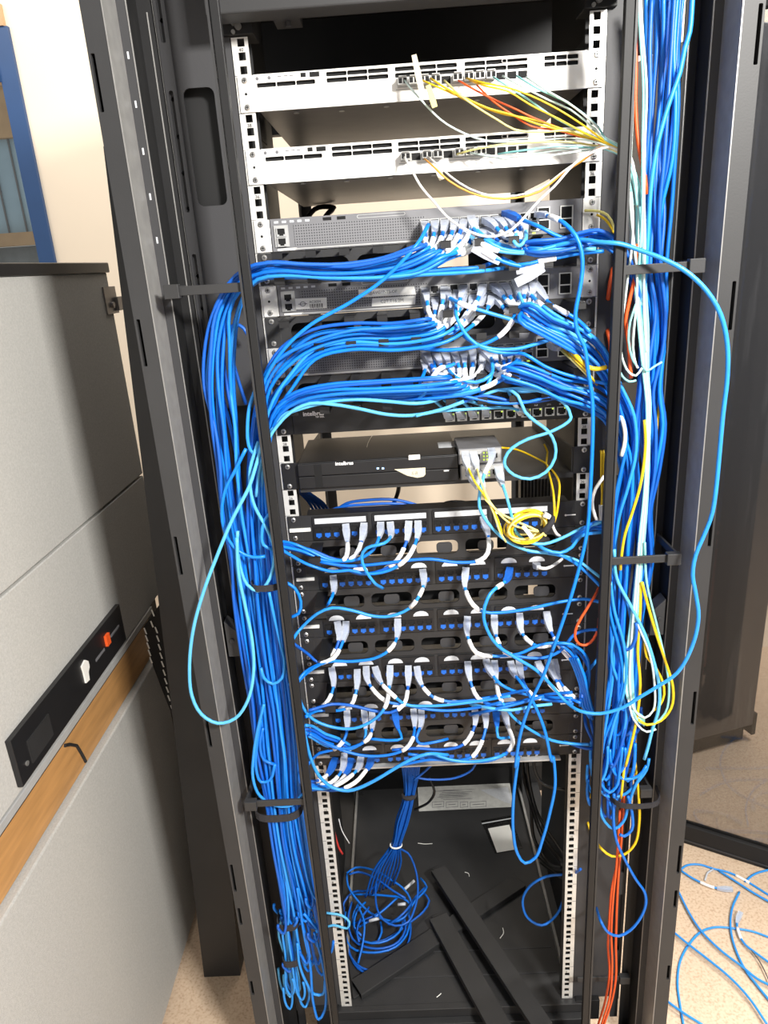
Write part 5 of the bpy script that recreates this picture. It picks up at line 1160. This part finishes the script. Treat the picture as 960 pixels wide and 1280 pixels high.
for k in range(9):
    a = 29+R.uniform(-4, 4); b_ = 20+R.uniform(-4, 4); c = cc+Vector((R.uniform(-3, 3), -6+k*3, R.uniform(-4, 4))); tl = math.radians(20+R.uniform(-9, 9))
    P = []
    for i in range(25):
        t = 2*math.pi*i/24; u, v = a*math.cos(t), b_*math.sin(t)
        P.append(c+Vector((u*math.cos(tl)-v*math.sin(tl), 4*math.sin(2*t+k), u*math.sin(tl)+v*math.cos(tl))))
    MB().tube(P, 1.7, 6).build('cord_turn', 'yellow' if k % 3 else 'yellow_pale', coil, smooth=True)
vp = PY(*px('e4', 690, 760), -84)
MB().tube([vp+Vector((8*math.cos(t*.3307), 11*math.sin(t*.3307), 10*math.cos(t*.3307)))-Vector((3, 0, 0)) for t in range(20)], 4.5, 6).build('velcro_tie', 'velcro', coil, smooth=True)
loft_ = MB(); loft(loft_, [(PY(*px('e4', 640, 660), -92), 7, 7), (PY(*px('e4', 700, 690), -92), 6, 6)], Vector((0, 1, 0))); loft_.build('plug', 'label_white', coil)
loft_ = MB(); loft(loft_, [(PY(*px('e4', 430, 780), -96), 5, 5), (PY(*px('e4', 520, 890), -96), 6, 6)], Vector((0, 1, 0))); loft_.build('plug', 'label_white', coil)
cab('e4', [(800, 880, -60), (760, 850), (735, 800), (725, 770)], 'short white cord at the tie of the yellow coil', Y=-84, r=2.2, m='white_cable')
cab('e4', [(820, 1110, -30), (740, 1170, -50), (660, 1205), (600, 1200), (560, 1165, -20)], 'short white cord with plug on the second patch panel', Y=-60, r=2.6, m='white_cable', plug1='plug_clear')

# ---------------- inside the rack below the panels
bs = [PY(*px('e3', 90+i*11, 40), 120) for i in range(10)]
tp = PY(*px('e3', 125, 215), 150); tp2 = PY(*px('e3', 60, 465), 190)
for i in range(9):
    a = bs[i]; R_ = random.Random(i)
    jx = (i-4)*2.4; jy = R_.uniform(-6, 6)
    end_ = PZ(*px('e7', 300+i*28, 520-i*12), 120+R_.uniform(0, 30))
    mk_cable([a+Vector((0, 60, 60)), a, tp+Vector((jx, jy, 0)), tp.lerp(tp2, .5)+Vector((jx*1.3, jy, 0)), tp2+Vector((jx, jy, 0)), tp2.lerp(end_, .5)+Vector((jx*1.5, 0, 6)), end_], 2.5, 'blue_c',
             ['first', 'second', 'third', 'fourth', 'fifth', 'sixth', 'seventh', 'eighth', 'ninth'][i]+' from the left of nine dark blue cables hanging to the floor coil', 'cables down to the coil')
def ring_strap(c, rx, ry, m, label, r=2.5):
    return tag(MB().tube([c+Vector((rx*math.cos(t*.3307), ry*math.sin(t*.3307), 0)) for t in range(20)], r, 6).build('cable_strap', m, smooth=True), label, 'strap')
ring_strap(tp, 13, 10, 'velcro', 'black strap around the dark blue cables under the lowest panel', 5)
ring_strap(tp2, 13, 10, 'label_white', 'white tie around the dark blue cables above the floor coil', 2)
coil_pts = [
 [(540, 130, 200), (450, 190, 190), (400, 330, 180), (380, 480, 175), (395, 620, 170), (440, 700, 160), (540, 750, 155), (640, 720, 160), (700, 590, 170), (720, 450, 180), (700, 300, 190), (640, 170, 200), (560, 130, 204)],
 [(150, 330, 150), (220, 285, 155), (380, 310, 160), (500, 380, 160), (600, 450, 155), (660, 540, 150), (650, 640, 140), (560, 710, 130), (450, 700, 125), (330, 640, 130), (230, 540, 140), (160, 430, 148), (150, 340, 151)],
 [(170, 340, 165), (240, 320, 168), (380, 370, 168), (520, 470, 165), (620, 530, 160)],
 [(210, 500, 130), (330, 500, 140), (470, 510, 145), (600, 530, 150), (660, 590, 145), (600, 700, 120), (520, 720, 115)],
 [(780, 440, 130), (700, 520, 150), (640, 610, 160), (560, 690, 150), (480, 740, 135)],
 [(740, 370, 120), (790, 440, 118), (690, 560, 115), (640, 640, 112)],
 [(760, 480, 110), (810, 550, 108), (760, 640, 106), (660, 720, 104), (560, 800, 102), (460, 860, 102), (330, 890, 103)],
 [(240, 590, 150), (290, 720, 140), (280, 880, 120), (240, 1050, 100)],
 [(130, 600, 110), (110, 760, 104), (140, 900, 98), (230, 1060, 96), (350, 1110, 95), (480, 1080, 95), (580, 1000, 95), (650, 860, 96), (660, 740, 100), (640, 640, 110)],
 [(140, 640, 116), (130, 780, 108), (180, 920, 102), (280, 960, 102), (420, 960, 102), (540, 920, 104), (630, 820, 106), (655, 720, 112)],
 [(190, 560, 120), (160, 700, 115), (200, 860, 108), (300, 920, 107), (440, 930, 107), (560, 880, 108), (620, 780, 112), (600, 650, 118)],
 [(250, 560, 126), (200, 680, 120), (250, 850, 113), (350, 890, 112), (470, 870, 112), (570, 800, 114), (600, 720, 118)],
 [(160, 800, 100), (170, 960, 96), (240, 1090, 94), (340, 1140, 94), (470, 1120, 94), (590, 1030, 94)],
 [(300, 560, 132), (230, 640, 128), (210, 760, 122), (270, 830, 118)], [(330, 600, 136), (260, 700, 132), (230, 800, 126), (250, 880, 120)],
 [(560, 520, 140), (450, 620, 132), (360, 690, 126), (250, 760, 120)], [(520, 560, 134), (420, 640, 128), (300, 700, 122), (190, 740, 112)],
 [(420, 720, 110), (430, 800, 104), (400, 870, 100)], [(110, 720, 98), (130, 560, 108), (200, 480, 120), (320, 470, 130), (400, 420, 140)],
]
cl = thing('blue_cable_coil', tuple(PZ(*px('e7', 420, 800), 92)), 'untidy coil of dark blue cable lying on the rack floor at left', 'coil')
for k, pts in enumerate(coil_pts):
    MB().tube(spline([PZ(*px('e7', x, y), z) for x, y, z in pts], 12), 2.6, 6).build('cable_turn', ('blue_c', 'blue_a')[k % 2], cl, smooth=True)
for (a, b_) in (((330, 710), (410, 690)), ((610, 460), (690, 390)), ((560, 580), (620, 575))):
    MB().tube([PZ(*px('e7', *a), 142), PZ(*px('e7', *b_), 146)], 3.6, 7).build('label_sleeve', 'label_grey', cl, smooth=True)
cab('a8', [(690, 565, 60), (600, 575, 70), (525, 620, 70), (492, 690, 70), (515, 765, 60), (580, 800, 50), (650, 750, 60), (685, 660, 80), (690, 600, 100)], 'dark blue cable ring seen behind the lower right rail', m='blue_a')
cab('a8', [(760, 540, -20), (720, 570, 20), (690, 600, 60)], 'dark blue cable end passing behind the lower right rail', m='blue_c')
for i, pts in enumerate(([(120, 0), (90, 40), (40, 90), (-10, 130)], [(285, 20), (260, 80), (180, 120), (40, 125), (-20, 110)], [(140, 10), (60, 20), (-60, 40)])):
    cab('a8', [(x, y, 60+20*i) for x, y in pts], ['straight', 'sagging', 'short'][i]+' dark blue cable strung under the lowest patch panel', m='blue_c', r=2.3)
blk = [([(490, -20, 200), (495, 100, 220), (520, 200, 230), (580, 380, 150), (680, 520, 40)], 5, 'thickest black power cable running down behind the lower right rail'),
       ([(510, -20, 190), (520, 120, 200), (560, 280, 160), (690, 490, 40)], 3.5, 'thin black cable beside the thickest power cable'),
       ([(545, 0, 60), (548, 80, 50), (590, 150, 40), (690, 175, 20)], 3, 'black cable curving to the lower right rail near its top'),
       ([(560, 480, 250), (620, 530, 200), (690, 545, 60)], 3, 'black cable, upper of the lying pair behind the right rail'),
       ([(575, 510, 250), (640, 560, 200), (690, 590, 60)], 3, 'black cable, lower of the lying pair behind the right rail'),
       ([(500, 100, 230), (530, 250, 240), (545, 400, 230), (600, 500, 180), (680, 540, 60)], 4, 'black cable hanging close to the silver tray edge'),
       ([(60, 120, 200), (85, 180, 190), (60, 230, 200), (-5, 265, 230)], 3, 'black cable bowed at the left end of the paper sheet')]
for pts, r_, lb_ in blk: cab('a8', pts, lb_, r=r_, m='black_cable', name='power_cable')
cab('a7', [(428, 320), (445, 380), (465, 450), (483, 480)], 'red cable hanging behind the lower left rail', Y=80, r=2.4, m='red')
cab('a7', [(465, 315), (480, 370), (515, 430)], 'thin grey wire hanging beside the red cable', Y=90, r=1.2, m='label_grey')
for i in range(5): cab('a1', [(170+i*8, 470, 60), (200+i*16, 500+i*4, 90), (240+i*18, 540+i*3, 110), (275+i*18, 600, 120)], ORD[i]+' from the left of five dark blue cables behind the upper left rail', m='blue_c', group='cables behind the left rail')
for i in (0, 3): cab('a1', [(330+i*12, 588, 60), (400+i*6, 566-i*5, 50), (520, 556-i*7, 48), (640, 552-i*6, 50), (740+i*10, 566, 60)], ['lowest', 'second lowest', 'second highest', 'highest'][i]+' dark blue cable lying behind the top patch panel', m='blue_c')
cab('a1', [(840, 565, 40), (880, 548, 40), (920, 543, 40), (975, 548, 40), (1010, 562, 40)], 'black cable arched behind the top patch panel', m='black_cable', r=3, name='power_cable')
cab('a1', [(660, 450, 160), (655, 500, 200), (632, 560, 230)], 'black cable hanging behind the recorder', m='black_cable', r=4, name='power_cable')
cab('d4', [(250, 75, 400), (290, 30, 400), (340, 15, 390), (400, 22, 380), (370, 50, 370), (350, 75, 360)], 'black power cable in a zigzag behind the topmost grey switch', m='black_cable', r=5, name='power_cable')
# flat things on the rack floor
def flat(name, reg, pts, z, th, m, label, cat, parent=None):
    P = [PZ(*px(reg, *p), z) for p in pts]; n = len(P); o = MB()
    o.add([p+Vector((0, 0, h)) for h in (0, th) for p in P], [tuple(range(n-1, -1, -1)), tuple(range(n, 2*n))]+[(i, (i+1) % n, n+(i+1) % n, n+i) for i in range(n)])
    q_ = o.build(name, m, parent)
    if cat: tag(q_, label, cat)
    return q_
pp = flat('paper_sheet', 'e3', [(168, 170), (628, 150), (648, 275), (175, 297)], 91, .6, 'paper', 'printed paper sheet lying at the back of the rack floor', 'paper')
ir = random.Random(2)
for k in range(9):
    a = 240+ir.uniform(0, 60); y = 190+k*6
    q_ = flat('printed_line', 'e3', [(a, y), (a+ir.uniform(90, 170), y-5), (a+150, y-3.2), (a, y+1.8)], 91.7, .1, 'ink_grey', None, None, pp)
for x0, x1 in ((240, 300), (310, 370), (380, 420), (430, 512)):
    for (a, b_, c, d_) in ((x0, 250, x1, 252), (x0, 276, x1, 278), (x0, 250, x0+2, 278), (x1-2, 248, x1, 276), (x0+12, 262, x1-12, 265)):
        flat('printed_box', 'e3', [(a, b_), (c, b_-4*(c-a)/60), (c, d_-4*(c-a)/60), (a, d_)], 91.7, .1, 'ink_grey', None, None, pp)
flat('printed_triangle', 'e3', [(480, 190), (620, 175), (640, 262), (600, 250)], 91.7, .1, 'label_grey', None, None, pp)
bg_ = flat('plastic_bag', 'e3', [(485, 345), (632, 318), (692, 480), (555, 508)], 91, 1.4, 'plastic_bag', 'small clear zip bag with a white card, on the rack floor', 'bag')
flat('card', 'e3', [(520, 383), (626, 364), (668, 486), (565, 503)], 92.6, .5, 'label_white', None, None, bg_)
flat('zip_line', 'e3', [(488, 356), (636, 330), (638, 334), (490, 361)], 92.6, .4, 'label_grey', None, None, bg_)
def profile(A, B, w_, h, label, z=91):
    A = PZ(*A, z); B = PZ(*B, z); d = (B-A).normalized(); s = Vector((-d.y, d.x, 0))*(w_/2); up_ = Vector((0, 0, h))
    o = thing('steel_bar', tuple((A+B)/2), label, 'bar'); o['_o'] = tuple((A+B)/2)
    def bxx(name, a0, a1, s0, s1, z0, z1):
        mb = MB(); c = [A+d*a+s*q_+Vector((0, 0, zz)) for a in (a0, a1) for q_ in (s0, s1) for zz in (z0, z1)]
        mb.add(c, [(0, 1, 3, 2), (4, 6, 7, 5), (0, 4, 5, 1), (2, 3, 7, 6), (0, 2, 6, 4), (1, 5, 7, 3)]); return mb.build(name, 'satin_black', o, bevel=.8)
    L = (B-A).length
    bxx('top_face', 0, L, -1, 1, h-2, h); bxx('side_flange', 0, L, -1, -.94, 0, h-2); bxx('side_flange', 0, L, .94, 1, 0, h-2)
    bxx('end_tab', -14, 0, -.5, .5, 0, 3)
    return o
profile((446, 1240), (650, 1105), 42, 14, 'black steel bar lying lowest, slanting up to the right', 91)
profile((548, 1150), (648, 1330), 46, 14, 'black steel bar with its end beside the blue coil, left of the crossing', 107)
profile((548, 1090), (680, 1290), 40, 14, 'black steel bar lying uppermost across the other bars', 122)
for i, (reg, pts) in enumerate((('e3', [(170, 456), (205, 460), (242, 458)]), ('a8', [(225, 555), (242, 560), (246, 574)]), ('a8', [(400, 812), (404, 835), (388, 860)]), ('a8', [(95, 1132), (108, 1122), (116, 1114)]), ('e7', [(330, 1190), (360, 1165), (400, 1150)]))):
    tag(MB().tube(spline([PZ(*px(reg, *p), 92.2) for p in pts], 4), .9, 5).build('wire_scrap', 'label_white'), ['scrap of white wire on the rack floor in front of the paper', 'tiny bent wire scrap above the crossing bars', 'curved wire scrap right of the uppermost bar', 'straw coloured scrap at the front tray fold', 'wire scrap under the blue coil'][i], 'scrap')

# ---------------- cables on the floor at right
fl = [([(60, 160), (110, 125), (200, 120), (300, 150), (420, 180), (540, 240), (700, 340), (800, 400)], 'floor cable farthest back, arching under the glass door', None),
      ([(60, 160), (150, 220), (280, 280), (350, 295), (440, 300)], 'floor cable ending in a white sleeved plug near the back', 1),
      ([(45, 310), (130, 480), (210, 600), (350, 740), (520, 870), (620, 950), (760, 1020)], 'floor cable running diagonally from the post to the right edge', None),
      ([(-20, 585), (120, 700), (250, 800), (420, 940), (560, 1090), (690, 1280)], 'floor cable in the long diagonal nearest the camera', None),
      ([(85, 1290), (60, 1150), (40, 980), (60, 820), (120, 705), (210, 610), (320, 575), (450, 585), (580, 605), (760, 670)], 'floor cable in a big bow crossing all the others', None),
      ([(490, 320), (440, 430), (425, 560), (450, 700), (530, 880), (620, 1000), (760, 1170)], 'floor cable swinging down from the plugs to the lower right', None),
      ([(500, 470), (472, 545), (490, 630), (530, 700), (620, 770), (760, 870)], 'floor cable with white sleeve and plug in the middle', 0),
      ([(-40, 1110), (70, 1190), (230, 1290)], 'floor cable at the very bottom corner beside the post', None),
      ([(530, 245), (600, 190), (760, 145)], 'floor cable stub at the right edge below the glass door', None),
      ([(340, 165), (420, 215), (490, 260), (600, 330), (760, 420)], 'floor cable lying parallel beneath the farthest one', None),
      ([(560, 720), (640, 830), (690, 930), (720, 1000)], 'thin grey floor cable near the right edge', None)]
for i, (pts, lb_, pl_) in enumerate(fl):
    P = [PZ(*px('e8', *p), 3+(i % 4)*3.2) for p in pts]
    o = mk_cable(P, 2.6 if i < 10 else 1.5, 'blue_d' if i < 10 else 'chassis_steel', lb_, plug1='plug_clear' if pl_ == 1 else None, plug0='plug_clear' if pl_ == 0 else None, sl=((50, 80),) if pl_ == 0 else ())
    if pl_ == 1:
        L = spline(P); tot = sum((L[k+1]-L[k]).length for k in range(len(L)-1)); MB().tube(sub(L, tot-78, tot-44), 3.8, 7).build('label_sleeve', 'sleeve', o, smooth=True)
    if i == 0:
        MB().tube(sub(spline(P), 150, 185), 3.8, 7).build('label_sleeve', 'sleeve', o, smooth=True)
pz = [PZ(*px('e8', *p), 5) for p in ((300, 155), (260, 180), (240, 235))]
mk_cable(pz, 2.5, 'plug_clear', 'short clear plug end on the floor below the farthest cable', name='cable_end')

for o in bpy.data.objects:
    if '_o' in o: del o['_o']
